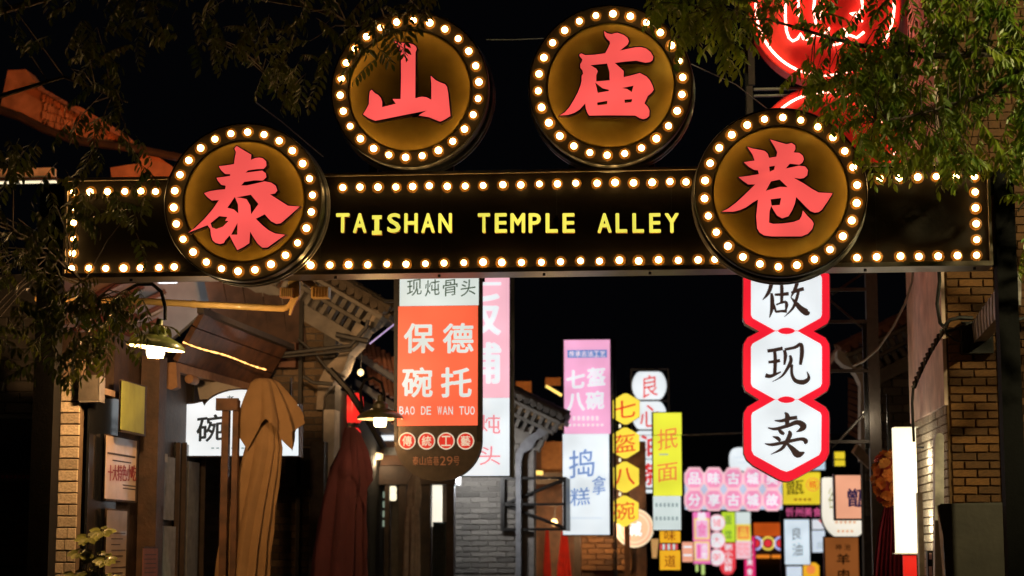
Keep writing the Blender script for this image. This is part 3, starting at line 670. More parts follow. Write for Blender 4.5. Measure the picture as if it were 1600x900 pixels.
Y = 37.2
simple('small pale lightbox with cut corner right of the pale vertical one', 1269, 829, 1289, 863, Y, glow('ice2', 214, 226, 240, .95), [('character', GI, lambda q: char(q, '皮', 1276, 846, 1287, 857, Y - .01, bold=0))])
simple('small white and red lightbox just above the cut-corner one', 1269, 812, 1289, 827, Y + .5, glow('ice3', 230, 232, 240, .95), [('red_corner', HR, lambda q: q.pprism([(1278, 812.5), (1288.5, 812.5), (1288.5, 822)], Y + .49, .003))])
simple('low white lightbox at the bottom edge beneath the pale vertical sign', 1229, 885, 1253, 915, 36, MATS['ice2'], [])
Y = 36.2
t = sign_at('round_lightbox', 'amber round-topped lightbox at the bottom edge with red seal', 1267, 915, Y)
flat('face', [AM, FRAME], t, lambda q: q.pprism([(1255, 915), (1255, 884), (1262, 879), (1274, 879), (1280, 884), (1280, 915)], Y, .12, m=0, ms=1))
flat('seal', OI, t, lambda q: disc(q, 1267, 890, 7, Y - .006, .004, 20))

# --- right group
Y = 30.0
t = sign_at('u_shaped_lightbox', 'cream U-shaped lightbox partly hidden behind the salmon sign', 1321, 843, Y)
upts = [(1284, 748), (1288, 746), (1356, 746), (1360, 748)] + [(1322 + 38 * math.cos(a), 802 + 41 * math.sin(a)) for a in [i * math.pi / 20 for i in range(21)]]
flat('case', FRAME, t, lambda q: q.pprism(offs(upts, 1.8), Y, .18))
flat('face', glow('cream_acrylic', 248, 240, 222, 1.0), t, lambda q: q.pprism(upts, Y - .008, .007))
flat('character', glow('olive_ink', 160, 160, 100, .8), t, lambda q: vtext(q, '谷', 1294, 762, 1306, 795, Y - .012, bold=0))
flat('small_print', glow('tan_print', 236, 180, 140, .9), t, lambda q: (dashes(q, 1305, 1340, 814, 818, 5, Y - .012), dashes(q, 1308, 1336, 828, 832, 4, Y - .012)))
Y = 26.0
t = sign_at('square_lightbox', 'salmon lightbox with dark blue characters behind the steel post', 1350, 812, Y)
flat('case', FRAME, t, lambda q: q.pbox(1303, 740, 1397, 813, Y, .2))
flat('face', glow('salmon3', 246, 172, 136, .98), t, lambda q: q.pbox(1306, 742.5, 1395, 810, Y - .008, .007))
NAV = glow('navy_ink', 52, 36, 78, .7)
flat('character', NAV, t, lambda q: char(q, '甑', 1324, 763, 1357, 793, Y - .012, bold=.028))
flat('character', NAV, t, lambda q: char(q, '糕', 1366, 763, 1394, 793, Y - .012, bold=.028))
flat('logo_ring', HR, t, lambda q: [q.pprism([(cx + 4.5 * math.cos(k * math.pi / 10), 754.5 + 4.5 * math.sin(k * math.pi / 10)) for k in range(20)], Y - .012, .003, [[(cx + 2.8 * math.cos(k * math.pi / 10), 754.5 + 2.8 * math.sin(k * math.pi / 10)) for k in range(20)]]) for cx in (1349, 1359, 1384)])
Y = 28.0
t = sign_at('vertical_lightbox', 'dim brown vertical sign with black characters for mutton', 1317, 915, Y)
flat('case', FRAME, t, lambda q: q.pbox(1288, 838, 1344, 940, Y, .2))
flat('face', glow('brown_face', 148, 84, 38, .8), t, lambda q: q.pbox(1290, 840, 1342, 938, Y - .008, .007))
flat('character', INK, t, lambda q: char(q, '羊', 1307, 865, 1328, 882, Y - .012, bold=.03))
flat('character', INK, t, lambda q: char(q, '肉', 1309, 889, 1327, 908, Y - .012, bold=.03))
flat('character', INK, t, lambda q: text(q, '神池', 1305, 850, 1329, 860, Y - .012, gap=.3, bold=.01))
Y = 32
simple('small yellow lit panel behind the truss, above the salmon sign', 1304, 706, 1320, 728, Y, MATS['taxi_yellow'], [('bar', FRAME, lambda q: q.pbox(1304, 717, 1320, 719, Y - .01, .003))])

# --- neon discs top right
Y = 16.6
NEON = mat('neon_tube', (1, .3, .2), .3, 0, (1, .36, .26), 9, uneven=0, bump=0)
RDISC = mat('red_disc_glow', (.62, .030, .018), .55, 0, (.6, .014, .008), .17, var=.12, bump=0, uneven=.15)  # red emission stands in for neon light falling on the disc
for k, (cx, cy, lab) in enumerate(((1289, 10, 'red neon disc sign at the top edge with scribbled neon character'), (1291, 252, 'red neon disc sign below the upper one, mostly behind leaves and the gate'))):
    t = sign_at('neon_disc_sign', lab, cx, cy, Y)
    flat('disc', RDISC, t, lambda q: disc(q, cx, cy, 118, Y, .26, 64))
    flat('edge_lip', mat('red_edge', (.5, .02, .015), .4), t, lambda q: q.pprism([(cx + 119.5 * math.cos(i * math.pi / 32), cy + 119.5 * math.sin(i * math.pi / 32)) for i in range(64)], Y - .012, .03, [[(cx + 117 * math.cos(i * math.pi / 32), cy + 117 * math.sin(i * math.pi / 32)) for i in range(64)]]))
    flat('neon_ring', NEON, t, lambda q: q.tube([W(cx + 108 * math.cos(i * math.pi / 36), cy + 108 * math.sin(i * math.pi / 36), Y - .04) for i in range(73)], .0105, 8))
    if k == 0:
        for S in ([(110, -140), (108, 100), (115, 190), (130, 235), (155, 257), (185, 242), (203, 210), (222, 243), (258, 250), (285, 216), (340, 225), (385, 175), (374, 215), (384, 260), (412, 281), (452, 270), (485, 252), (490, 215), (470, 180), (508, 218), (556, 236), (600, 200)],
                  [(190, -40), (190, 90), (215, 130)], [(300, -80), (285, 60), (300, 150)], [(570, -120), (592, 40), (570, 78), (515, 86), (550, 105), (590, 135)], [(340, -60), (335, 60), (330, 120)]):
            flat('neon_stroke', NEON, t, lambda q: q.tube([W(1200 + x / 4, y / 4, Y - .04) for x, y in S], .0105, 8))
        flat('link_bar', STEEL, t, lambda q: (q.pbox(1178, 135, 1400, 138, Y + .08, .04), q.pbox(1178, 145.5, 1400, 148, Y + .08, .04)))
    flat('side_pole', mat('pole_paint', (.05, .035, .03), .5, .3), t, lambda q: q.pbox(1168, -60 if k == 0 else 134, 1178, 132 if k == 0 else 330, Y + .08, .05))
    flat('back_hanger', BLACK, t, lambda q: q.box(W(cx, cy, Y).x - .05, W(cx, cy, Y).x + .05, Y + .27, Y + .33, W(cx, cy + 110, Y).z, W(cx, cy - 90, Y).z))
    if k == 0:   # carrying frame reaching back down to the ground
        flat('frame_leg', BLACK, t, lambda q: (q.box(W(1173, 200, Y).x - .03, W(1173, 200, Y).x + .03, Y + .34, Y + .42, 4.35, 6.3)))

PLX = W(1447, 760, 16.2)
# --- white light box, right wall
Y = 16.4
t = thing('wall_lightbox', 'blank glowing white vertical lightbox on the right brick corner', 'sign', W(1415, 865, Y))
flat('face', WARMW, t, lambda q: q.pbox(1398, 668, 1433.5, 864, Y, .1))
flat('case', mat('cream_case', (.6, .56, .45), .5), t, lambda q: (q.pbox(1397, 666.5, 1435, 667.9, Y - .01, .13), q.pbox(1397, 864.1, 1435, 866, Y - .01, .13), q.box(W(1433.8, 760, Y).x, W(1435.5, 760, Y).x, Y - .01, Y + .12, W(1415, 864, Y).z, W(1415, 866, Y).z)))
flat('arm', BLACK, t, lambda q: q.box(W(1434, 700, Y).x, 2.12, Y + .04, Y + .08, W(1434, 700, Y).z, W(1434, 697, Y).z))
LBL = W(1437, 760, 16.45)
t = thing('red_box', 'glowing red panel under the white lightbox', 'sign', W(1423, 930, Y))
flat('face', glow('box_red', 226, 34, 22, .85), t, lambda q: q.pbox(1413, 868, 1433, 940, Y + .02, .08))
# ================================================================== BUILDINGS
def rake(t, Y, A, B, tiles_m, side=1, band=(.0, .10, .22, .30, .42, .52), depth=4.0, nt=None):
    """decorated gable edge running down from pixel A to pixel B on the plane y=Y (top silhouette)"""
    a = W(*A, Y); b = W(*B, Y); d = Vector((b.x - a.x, 0, b.z - a.z)); L = d.length; d.normalize()
    n = Vector((d.z, 0, -d.x)) * (1 if d.x > 0 else -1)           # downward normal
    if n.z > 0: n = -n
    def seg(s0, s1, h0, h1, y0, y1, nm, m):
        q = [a + d * s0 + n * h0, a + d * s1 + n * h0, a + d * s1 + n * h1, a + d * s0 + n * h1]
        MB().prism([(p.x, p.z) for p in q], y0, y1).build(nm, m, t)
    # big rolls lying across the edge, seen end-on and from below
    k = int(L / .095); me = None
    for i in range(k):
        c = a + d * (i + .5) * L / k + n * .035
        mb = MB()
        mb.tube([(c.x, Y - .32, c.z), (c.x, Y - .02, c.z + .01)], .042, 10)
        o = mb.build('roof_tile', tiles_m, t)
    for j, (h, yy) in enumerate(((-.03, Y - .1), (-.05, Y + .12), (.0, Y - .26))):
        mb = MB(); q = a - n * (-h) ; m_ = int(L / .22)
        for i in range(m_):
            p0 = a + n * h + d * (i * L / m_); p1 = a + n * (h) + d * ((i + 1) * L / m_ + .02)
            mb.tube([(p0.x, yy, p0.z), (p1.x, yy, p1.z + .012)], .045, 8)
        mb.build('ridge_roll', tiles_m, t)
    seg(0, L - .02, .09, .13, Y - .24, Y + .1, 'corbel', BRICKG)
    seg(0, L - .06, .24, .28, Y - .16, Y + .1, 'corbel', BRICKG)
    seg(0, L - .12, .40, .56, Y - .06, Y + .1, 'corbel', BRICKG)
    k = int(L / .10)
    for row, (h0, h1, y0) in enumerate(((.135, .235, Y - .20), (.285, .395, Y - .11))):
        for i in range(k - row):
            s = i * L / k + row * .03
            q = [a + d * (s + .02) + n * h0, a + d * (s + .07) + n * h0, a + d * (s + .07) + n * h1, a + d * (s + .02) + n * h1]
            MB().prism([(p.x, p.z) for p in q], y0, Y + .05).build('dentil_brick', BRICKG, t)
    # roof slope behind the edge
    mb = MB(); mb.slab([(a.x, Y - .05, a.z - .03), (b.x, Y - .05, b.z - .03), (b.x, Y + depth, b.z - .03), (a.x, Y + depth, a.z - .03)], -.06)
    mb.build('roof', tiles_m, t)
    mb = MB(); k = int(depth / .24)
    for i in range(k):
        y = Y + .25 + i * .24
        mb.tube([(a.x, y, a.z + .02), (b.x, y, b.z + .02)], .06, 6)
    mb.build('tile_row', tiles_m, t)
    return a, b, d, n, L

# --- left gable house
Y = 19.5
hA = thing('brick_house', 'left brick house with tiled gable edge sloping down toward the orange sign', 'house', (W(480, 850, Y).x, Y, 0))
rake(hA, Y, (330, 322), (612, 488), mat('weathered_tile', (.075, .056, .038), .9, rnd=.4, nscale=8, bump=.8, var=.5))
wl = MB().box(-4.75, W(522, 700, Y).x, Y + .01, Y + .35, 0, W(500, 505, Y).z)
wl.prism([(-4.75, W(500, 505, Y).z), (W(522, 700, Y).x, W(500, 505, Y).z), (-4.75, W(300, 345, Y).z)], Y + .01, Y + .3)
wl.build('wall', MORT, hA)
def clipA(x, z):
    return True
bricks(hA, W(372, 700, Y).x, W(504, 700, Y).x, 1.25, W(470, 500, Y).z, Y, .235, .075, mat('brown_grey_brick', (.15, .10, .055), .9, rnd=.5, nscale=9, bump=.7, var=.4))
MB().pprism([(504, 640), (506, 618), (520, 598), (537, 578), (545, 553), (560, 538), (572, 515), (590, 503), (600, 488), (580, 482), (556, 512), (540, 530), (528, 556), (508, 575), (497, 598), (494, 640)], Y - .16, .4).build('corbel_moulding', mat('old_plaster', (.24, .20, .16), .9, nscale=6, var=.45, bump=.6), hA)
MB().pbox(504, 640, 521, 912, Y - .1, .3).build('corner_pier', WHITEP, hA)
x0 = W(521, 700, Y).x
MB().box(x0 - .3, x0 - .02, Y + .31, 24.0, 0, 3.3).build('side_wall', DARK, hA)
for a, b in ((483, 505),):
    MB().pbox(a, 690, b, 930, Y - .35, .2).build('door_post', WOODD, hA)
MB().pbox(446, 700, 500, 760, Y - .2, .1).build('sill_board', DARK, hA)

# shop front between the maroon umbrella and the grey wall
Y = 22.6
sf = thing('noodle_shop', 'dark wooden shop front with lit doorway behind the maroon umbrella', 'shop', (W(630, 860, Y).x, Y, 0))
MB().pbox(530, 730, 710, 1010, Y + .55, .1).build('back_wall', mat('shop_inner', (.10, .07, .05), .9), sf)
MB().pbox(525, 728, 712, 757, Y, .5).build('lintel', WOODD, sf)
for a, b in ((557, 567), (600, 607), (622, 634), (657, 672), (697, 709)):
    MB().pbox(a, 757, b, 1010, Y + .02, .16).build('post', WOODD, sf)
MB().pbox(568, 762, 584, 862, Y + .3, .06).build('light_panel', glow('door_light', 255, 246, 224, 1.1), sf)
MB().pbox(674, 755, 690, 823, Y + .3, .06).build('light_panel', MATS['door_light'], sf)
dl = MB()
for i in range(6): dl.pbox(677 + i * 3.6, 815, 678 + i * 3.6, 930, Y + .1, .03)
for i in range(9): dl.pbox(676, 822 + i * 9, 697, 823.2 + i * 9, Y + .095, .03)
dl.build('lattice', mat('green_lattice', (.05, .07, .055), .6), sf)
MB().pbox(676, 816, 697, 930, Y + .14, .02).build('lattice_panel', mat('lattice_back', (.06, .075, .07), .7), sf)
for r in range(4):
    for c in range(2):
        MB().pbox(586 + c * 9, 768 + r * 15, 592 + c * 9, 778 + r * 15, Y + .3, .03).build('pane', glow('pane_green', 150, 170, 150, .6), sf)
for cy in (766, 776): MB().lathe(W(614, cy, Y + .1), [(.002, .05), (.03, .05), (.045, .03), (.045, -.03), (.03, -.05), (.002, -.05)], 12).build('small_lantern', WARMW, sf)
MB().pbox(540, 690, 640, 727, Y + .1, .4).build('upper_beam', WOODB, sf)
MB().pbox(600, 699, 622, 711, Y, .05).build('sign_strip', mat('grey_board', (.15, .16, .18), .6), sf)
MB().pbox(595, 680, 623, 688, Y, .05).build('light_strip', WHITE, sf)

# --- grey brick house
Y = 24.2
hB = thing('brick_house', 'grey brick house wall lit cool, behind the pink hanging sign', 'house', (W(770, 850, Y).x, Y, 0))
MB().box(W(709, 800, Y).x, W(834, 800, Y).x, Y + .01, Y + .4, 0, W(770, 668, Y).z).build('wall', MORTL, hB)
bricks(hB, W(709, 800, Y).x, W(812, 800, Y).x, 1.25, W(770, 668, Y).z, Y, .23, .07, BRICKG)
MB().pprism([(814, 930), (814, 722), (818, 708), (832, 700), (838, 688), (852, 680), (862, 664), (846, 660), (838, 674), (822, 684), (814, 694), (806, 708), (806, 930)], Y - .12, .35).build('corbel_moulding', mat('light_plaster', (.16, .16, .17), .8), hB)
rake(hB, Y, (690, 560), (884, 652), TILE, depth=3)
for a, b in ((725, 738), (745, 757), (762, 772), (720, 735)):
    pass
dd = MB()
# --- recess beyond it
Y = 28.5
hC = thing('stall_front', 'stall front with red curtains and warm lamps beyond the truss bracket', 'shop', (W(855, 850, Y).x, Y, 0))
MB().pbox(815, 690, 1010, 1010, Y + 1, .1).build('back_wall', WOODB, hC)
bricks(hC, W(900, 860, Y).x, W(985, 860, Y).x, 1.2, W(940, 822, Y).z, Y + .9, .26, .085, BRICKW)
for a, b in ((823, 829), (897, 907), (976, 984)): MB().pbox(a, 740, b, 1010, Y, .2).build('post', WOODD if a != 976 else WOODB, hC)
MB().pbox(818, 738, 980, 756, Y, .3).build('beam', WOODD, hC)
MB().pbox(846, 690, 880, 738, Y + .5, .1).build('board', mat('orange_board', (.35, .16, .05), .7), hC)
RC = mat('red_cloth', (.55, .03, .015), .8, bump=.4)
for a, b, c, d in ((848, 826, 862, 960), (869, 830, 894, 960)):
    m = MB(); n = 14; vs = []
    for i in range(n + 1):
        for j, yy in enumerate((b, (b + d) / 2, d)):
            u = i / n; wgt = (.35, .9, 1)[j]; mid = (a + c) / 2
            p = W(mid + (a + (c - a) * u - mid) * wgt, yy, Y + .3 + .04 * math.sin(i * 2.1)); vs.append(p)
    m.add(vs, [(i * 3 + j, (i + 1) * 3 + j, (i + 1) * 3 + j + 1, i * 3 + j + 1) for i in range(n) for j in range(2)], 0, True)
    m.build('red_curtain', RC, hC)

# --- right building
XR = W(1482, 700, 15).x
rb = thing('brick_building', 'right brick building with warm-lit front and pale side wall', 'building', (XR + 1, 15, 0))
MB().box(XR, XR + 4.5, 15.01, 15.4, 0, 7).box(XR + .01, XR + .4, 15.4, 17.3, 0, 7).build('wall', mat('warm_mortar', (.12, .06, .02), .95, bump=.5), rb)
bricks(rb, XR + .02, W(1562, 700, 15).x, 1.7, 3.86, 15, .195, .066, BRICKW, 140)
bricks(rb, W(1562, 700, 15).x, XR + 2.2, 1.2, 7, 15, .195, .066, BRICKW, 0)
bricks(rb, XR + .02, W(1562, 700, 15).x, 3.86, 7, 15, .195, .066, BRICKW, 0)
bricks(rb, 15.02, 17.25, 1.3, W(1460, 640, 15.5).z, XR, .24, .072, BRICKP, 150, along='y')
MB().box(XR - .02, XR + .008, 15.0, 17.3, W(1460, 640, 15.5).z, 7).build('plaster_face', mat('pink_plaster', (.62, .44, .36), .8, nscale=4, var=.35, bump=.5), rb)
MB().pprism([(1461, 960), (1461, 684), (1464, 678), (1468, 676), (1473, 678), (1475, 684), (1475, 960)], 14.86, .12).build('downpipe', mat('white_pipe', (.55, .5, .45), .5), rb)
MB().pbox(1436, 770, 1444, 960, 15.9, .1).build('edge_trim', mat('cream_trim', (.62, .58, .46), .5), rb)
aw = thing('awning_hood', 'dark matte hood panel in front of the right brick wall, bottom right corner', 'awning', W(1530, 940, 14.2))
MB().pprism([(1467, 790), (1471, 787), (1700, 783), (1700, 1000), (1485, 1000), (1474, 840)], 14.2, .05).build('front_panel', mat('hood_paint', (.045, .038, .028), .6, nscale=5), aw)
MB().slab([W(1464, 790, 14.2), W(1474, 840, 14.2), W(1484, 960, 14.2), W(1478, 960, 14.5)], .015).build('lit_edge', mat('lit_edge_beige', (.5, .4, .32), .6), aw)  # beige strip colours in the lit edge of the hood
MB().slab([W(1470, 787, 14.2), W(1700, 782, 14.2), W(1690, 790, 14.75), W(1475, 795, 14.75)], -.02).build('top_panel', MATS['hood_paint'], aw)
MB().pbox(1500, 900, 1510, 1200, 14.3, .1).pbox(1640, 900, 1650, 1200, 14.3, .1).build('leg', BLACK, aw)
mb_ = thing('meter_box', 'small dark box with pink sticker low on the right corner', 'box', W(1456, 930, 15.2))
MB().pbox(1450, 861, 1463, 930, 15.2, .1).build('case', BLACK, mb_); MB().pbox(1452, 864, 1456, 874, 15.19, .008).pbox(1452, 885, 1457, 925, 15.19, .008).build('sticker', mat('pink_sticker', (.6, .35, .35), .6), mb_)
lb = thing('ribbed_light_box', 'ribbed grey box on an arm, high beside the black gate post', 'fixture', W(1535, 520, 14.7))
def P2(x, y, Y): return W(x, y, Y)
L0, L1, L2, L3 = P2(1518, 506, 14.9), P2(1575, 425, 13.9), P2(1575, 478, 13.9), P2(1521, 536, 14.9)
MB().slab([L0, L1, L2, L3], .10).build('case', mat('rib_grey', (.5, .45, .45), .5, .3), lb)
for i in range(12):
    t0 = i / 12; a = L0.lerp(L1, t0) + Vector((-.004, -.01, .002)); b = L3.lerp(L2, t0) + Vector((-.004, -.01, 0))
    MB().tube([a, b], .006, 5).build('rib', STEEL, lb)
MB().pbox(1503, 502, 1552, 552, 14.88, .1).build('mounting_box', BLACK, lb)
CBT = thing('wall_cable', 'thick black cables meeting at a knot on the right brick wall', 'cable', W(1474, 512, 14.8))
cb = MB()
MB().tube([W(*p, 14.8) for p in ((1466, 400), (1468, 440), (1464, 475), (1469, 505), (1476, 512))], .016, 6).build('strand', CABLE, CBT)
MB().tube([W(*p, 14.8) for p in ((1474, 512), (1484, 500), (1500, 496), (1520, 497))], .016, 6).build('strand', CABLE, CBT)
MB().tube([W(*p, 14.8) for p in ((1474, 518), (1490, 515), (1508, 508))], .014, 6).build('strand', CABLE, CBT)
MB().tube([W(*p, 14.8) for p in ((1478, 520), (1490, 530), (1505, 536))], .008, 6).build('strand', CABLE, CBT)
MB().tube([W(*p, 14.8) for p in ((1590, 500), (1620, 490), (1700, 498))], .014, 6).build('strand', CABLE, CBT)

ch = thing('cable_bundle', 'twisted bundle of cables slanting down the pale corner of the right building', 'cable', W(1450, 600, 14.8))
for j in range(3):
    pts = []
    for i in range(30):
        u = i / 29; x = 1476 - 48 * u - 4 * math.sin(u * 3); y = 512 + 92 * u
        pts.append(W(x + 3 * math.cos(u * 26 + j * 2.1), y + 3 * math.sin(u * 26 + j * 2.1), 14.78 + .02 * math.sin(u * 26 + j * 2.1)))
    MB().tube(pts, .010, 6).build('strand', (CABLE, CABLEG, mat('brown_cable', (.12, .09, .07), .6))[j], ch)
MB().tube([W(1427, 604, 14.8), W(1425, 630, 14.8), W(1428, 690, 14.85)], .012, 6).build('strand', CABLE, ch)
tag(MB().tube([W(*p, 16.2) for p in ((1428, 410), (1425, 440), (1414, 475), (1395, 512), (1372, 545), (1350, 564), (1333, 572))], .011, 6).build('hanging_cable', CABLEG), 'pale grey cable sagging left from the right wall across the dark post', 'cable')

# --- post and bracing behind the three-hexagon sign
Y = 17.35
tp = thing('steel_truss', 'dark steel post with horizontal rails and braces holding the hexagon sign', 'frame', (W(1367, 850, Y).x, Y, 0))
xa, xb = W(1358.5, 650, Y).x, W(1376.5, 650, Y).x
PST = mat('truss_paint', (.06, .05, .042), .6, .2)
MB().box(xa, xb, Y, Y + .14, 0, 5.2).build('post', PST, tp)
for y in (452, 502, 579, 690):
    MB().box(W(1240, y, Y).x, xa, Y + .02, Y + .07, W(1300, y + 2.5, Y).z, W(1300, y - 2.5, Y).z).build('rail', PST, tp)
for q in ((1298, 470, 1357, 520), (1300, 460, 1352, 425), (1300, 700, 1357, 640)):
    MB().tube([W(q[0], q[1], Y + .1), W(q[2], q[3], Y + .1)], .014, 6).build('brace', PST, tp)
MB().box(W(1352, 650, Y).x, xa - .005, Y + .05, Y + .1, W(1352, 700, Y).z, W(1352, 500, Y).z).build('conduit', BLACK, tp)
fl = thing('small_floodlight', 'small lit floodlight on the truss behind the hexagon sign', 'lamp', W(1354, 650, 17.5))
MB().pbox(1349, 643, 1358, 651, 17.5, .08).build('lens', glow('flood_lens', 255, 235, 190, 1.6), fl)
MB().pbox(1348, 641.5, 1359, 652.5, 17.585, .05).build('case', BLACK, fl)

# --- right far house
Y = 22.0
hR = thing('brick_house', 'small dark brick house with a tiled eave, right behind the steel post', 'house', (W(1400, 850, Y).x, Y, 0))
rake(hR, Y, (1470, 470), (1312, 548), TILER, depth=3)
MB().prism([(W(1345, 700, Y).x, 0), (W(1470, 700, Y).x, 0), (W(1470, 520, Y).x, W(1470, 520, Y).z), (W(1345, 575, Y).x, W(1345, 575, Y).z)], Y + .02, Y + .3).build('wall', MORT, hR)
bricks(hR, W(1350, 700, Y).x, W(1432, 700, Y).x, W(1400, 812, Y).z, W(1400, 565, Y).z, Y, .23, .10, BRICKG)
MB().pprism([(1345, 720), (1345, 600), (1338, 585), (1330, 575), (1318, 570), (1308, 560), (1308, 548), (1322, 545), (1345, 555), (1352, 580), (1352, 720)], Y - .15, .35).build('corbel_moulding', WHITEP, hR)
tag(MB().pprism([(1343, 706), (1353, 662), (1366, 706)], 24, .02).build('lit_pennant', glow('violet', 120, 112, 210, .9)), 'small violet glowing triangle behind the steel post', 'light')
pn = thing('lower_eave', 'short tiled lean-to eave below the far right house corbel', 'roof', W(1335, 700, 23.0))
for i in range(9):
    MB().slab([W(1325, 590 + i * 10, 23 + i * .05), W(1356, 600 + i * 11, 23 + i * .05), W(1356, 607 + i * 11, 23.02 + i * .05), W(1325, 598 + i * 10, 23.02 + i * .05)], .05).build('roof_tile', TILER, pn)
# wooden tilted board bright
tag(MB().slab([W(1334, 708, 20), W(1342, 695, 20), W(1366, 722, 20.2), W(1360, 734, 20.2)], .05).build('tilted_board', mat('pale_board', (.5, .35, .25), .7)), 'pale wooden board tilted beneath the truss rail', 'board')

# --- flower ball and cloth
Y = 16.9
fb2 = thing('flower_ball', 'round ball of orange artificial flowers hanging by the white lightbox', 'decoration', W(1388, 790, Y))
c = W(1390, 747, Y)
PET = [mat('orange_petal', (.62, .17, .02), .8, bump=0), mat('red_petal', (.42, .04, .015), .8, bump=0), mat('amber_petal', (.7, .30, .05), .8, bump=0)]
for f in range(34):
    z = 1 - 2 * (f + .5) / 34; th = f * 2.39996; r = math.sqrt(1 - z * z); nrm = Vector((r * math.cos(th), r * math.sin(th), z))
    ctr = c + Vector((nrm.x * .12, nrm.y * .12, nrm.z * .215)); mb = MB()
    a = nrm.orthogonal().normalized(); b = nrm.cross(a)
    for ring, (rr, up, cnt) in enumerate(((.062, .0, 8), (.045, .018, 7), (.024, .03, 5))):
        for k in range(cnt):
            t0 = 2 * math.pi * (k + ring * .5) / cnt + random.uniform(-.2, .2); dd_ = a * math.cos(t0) + b * math.sin(t0); ss = a * -math.sin(t0) + b * math.cos(t0)
            base = ctr + nrm * up; h = rr * random.uniform(.85, 1.15); wv = h * .5
            mb.add([base, base + dd_ * h * .6 + ss * wv + nrm * .01, base + dd_ * h + nrm * .025, base + dd_ * h * .6 - ss * wv + nrm * .01], [(0, 1, 2, 3)], 0)
    mb.build('flower', PET[random.choice((0, 0, 1, 2))], fb2)
MB().lathe(c, [(.001, -.2), (.07, -.16), (.105, -.08), (.11, 0), (.105, .1), (.06, .18), (.001, .2)], 12).build('core', PET[1], fb2)
MB().box(c.x - .01, c.x + .01, c.y - .01, c.y + .01, c.z + .2, c.z + .75).build('hanger', BLACK, fb2)
m = MB(); vs = []; n = 24
rowsC = ((1392, 780, 8), (1392, 830, 20), (1390, 880, 24), (1388, 960, 28), (1388, 1060, 30))
for (cx, cy, hw) in rowsC:
    for i in range(n + 1):
        u = i / n * 2 - 1; vs.append(W(cx + hw * u, cy, 17.05 + .05 * math.sin(i * 1.9) * (hw / 20)))
m.add(vs, [(r * (n + 1) + i, r * (n + 1) + i + 1, (r + 1) * (n + 1) + i + 1, (r + 1) * (n + 1) + i) for r in range(len(rowsC) - 1) for i in range(n)], 0, True)
tag(m.build('hanging_cloth', mat('maroon_cloth', (.30, .015, .035), .8, bump=.3)), 'dark red pleated cloth hanging below the orange flower ball', 'cloth')

# ================================================================== LEFT SIDE
XS = -4.62
def S(px, py, X=XS):                     # point on the side wall plane x=X
    d = ray(px, py); return CAM + d * (X / d.x)
ls = thing('left_shop', 'dark wooden shop on the left with posters, behind the brick pillar', 'shop', (XS, 16.5, 0))
MB().box(XS - .5, XS - .02, 14.75, 19.4, 0, 3.35).build('wall', WOODD, ls)
def spanel(name, a, b, c, d, m, off=0, th=.02, parent=ls, X=XS):
    p, q, r, s_ = S(a, b, X + off - th), S(c, b, X + off), S(c, d, X + off), S(a, d, X + off)
    zt, zb = S(a, b, X + off).z, s_.z
    mb = MB().box(X + off - th, X + off, p.y, q.y, zb, zt); return mb.build(name, m, parent)
spanel('wood_column', 222, 545, 262, 980, mat('column_wood', (.05, .024, .012), .6, nscale=8, var=.5, bump=.4), .16, .16)
spanel('window_head', 140, 600, 190, 610, mat('pale_wood', (.35, .25, .2), .7), .06, .06)
spanel('window_glass', 138, 612, 186, 960, GLASS, .0, .02)
for a_, b_ in ((677, 730), (756, 811)): MB().pbox(137.5, a_, 141, b_, 14.6, .01).build('window_bar', mat('bar_glow', (.5, .6, .65), .4, emit=(.3, .4, .45), strength=.5), ls)  # bars brightened by a faint emission of their own
spanel('dark_door', 272, 690, 345, 980, GLASS, .01, .02)
spanel('curtain', 252, 712, 274, 812, mat('pale_curtain', (.22, .23, .25), .8), .03, .02)
spanel('curtain', 252, 822, 275, 960, mat('pale_curtain', (.22, .23, .25), .8), .03, .02)
spanel('curtain', 292, 720, 312, 960, mat('dim_curtain', (.14, .15, .16), .8), .035, .02)
for a in (276, 286, 316): spanel('door_frame', a, 690, a + 6, 980, WOODD, .05, .04)
spanel('sticker', 253, 708, 262, 721, WHITEP, .052, .002)
# posters: things hung on the wall
def poster(label, a, b, c, d, off, m, extra=(), name='poster'):
    p = S(a, d, XS + off); t = thing(name, label, 'poster', p)
    spanel('frame', a - 3, b - 3, c + 3, d + 3, WOODD, off - .004, .03, t); spanel('sheet', a, b, c, d, m, off, .003, t)
    for nm, mm, (ea, eb, ec, ed) in extra: spanel(nm, ea, eb, ec, ed, mm, off + .003, .002, t)
    return t
poster('yellow-green blank poster high on the brown wooden column', 190, 594, 227, 671, .165, mat('green_poster', (.30, .34, .06), .55, nscale=3, var=.4), name='poster')
IK = mat('poster_ink', (.05, .025, .02), .6, bump=0); RK = mat('poster_red', (.30, .03, .03), .6, bump=0)
tp2 = poster('poster with dark red brush characters for local snacks, left of the column', 166, 680, 214, 779, .05, mat('poster_paper', (.6, .44, .32), .35, coat=.3, nscale=2, var=.45, bump=0), [
    ('small_print', IK, (176, 718, 205, 720)), ('small_print', IK, (192, 757, 212, 758.5)), ('small_print', IK, (192, 762, 212, 763.5)), ('dark_band', IK, (168, 706, 212, 709))])
def sideglyph(mb, ch_, a, b, c, d, X, bold=0):
    vs, fs, bd = glyph(ch_, bold); p = S(a, b, X); q = S(c, b, X); r = S(a, d, X)
    mb.add([(X, p.y + (q.y - p.y) * u, r.z + (p.z - r.z) * v) for u, v in vs], fs, 0)
for i, ch_ in enumerate('十大特色小吃'):
    mb = MB(); [sideglyph(mb, ch_, 169 + i * 7.3 + dx_, 726, 176 + i * 7.3 + dx_, 751, XS + .056 + dx_ * .0005, 0.0) for dx_ in (0, .5, 1)]; mb.build('character', RK, tp2)
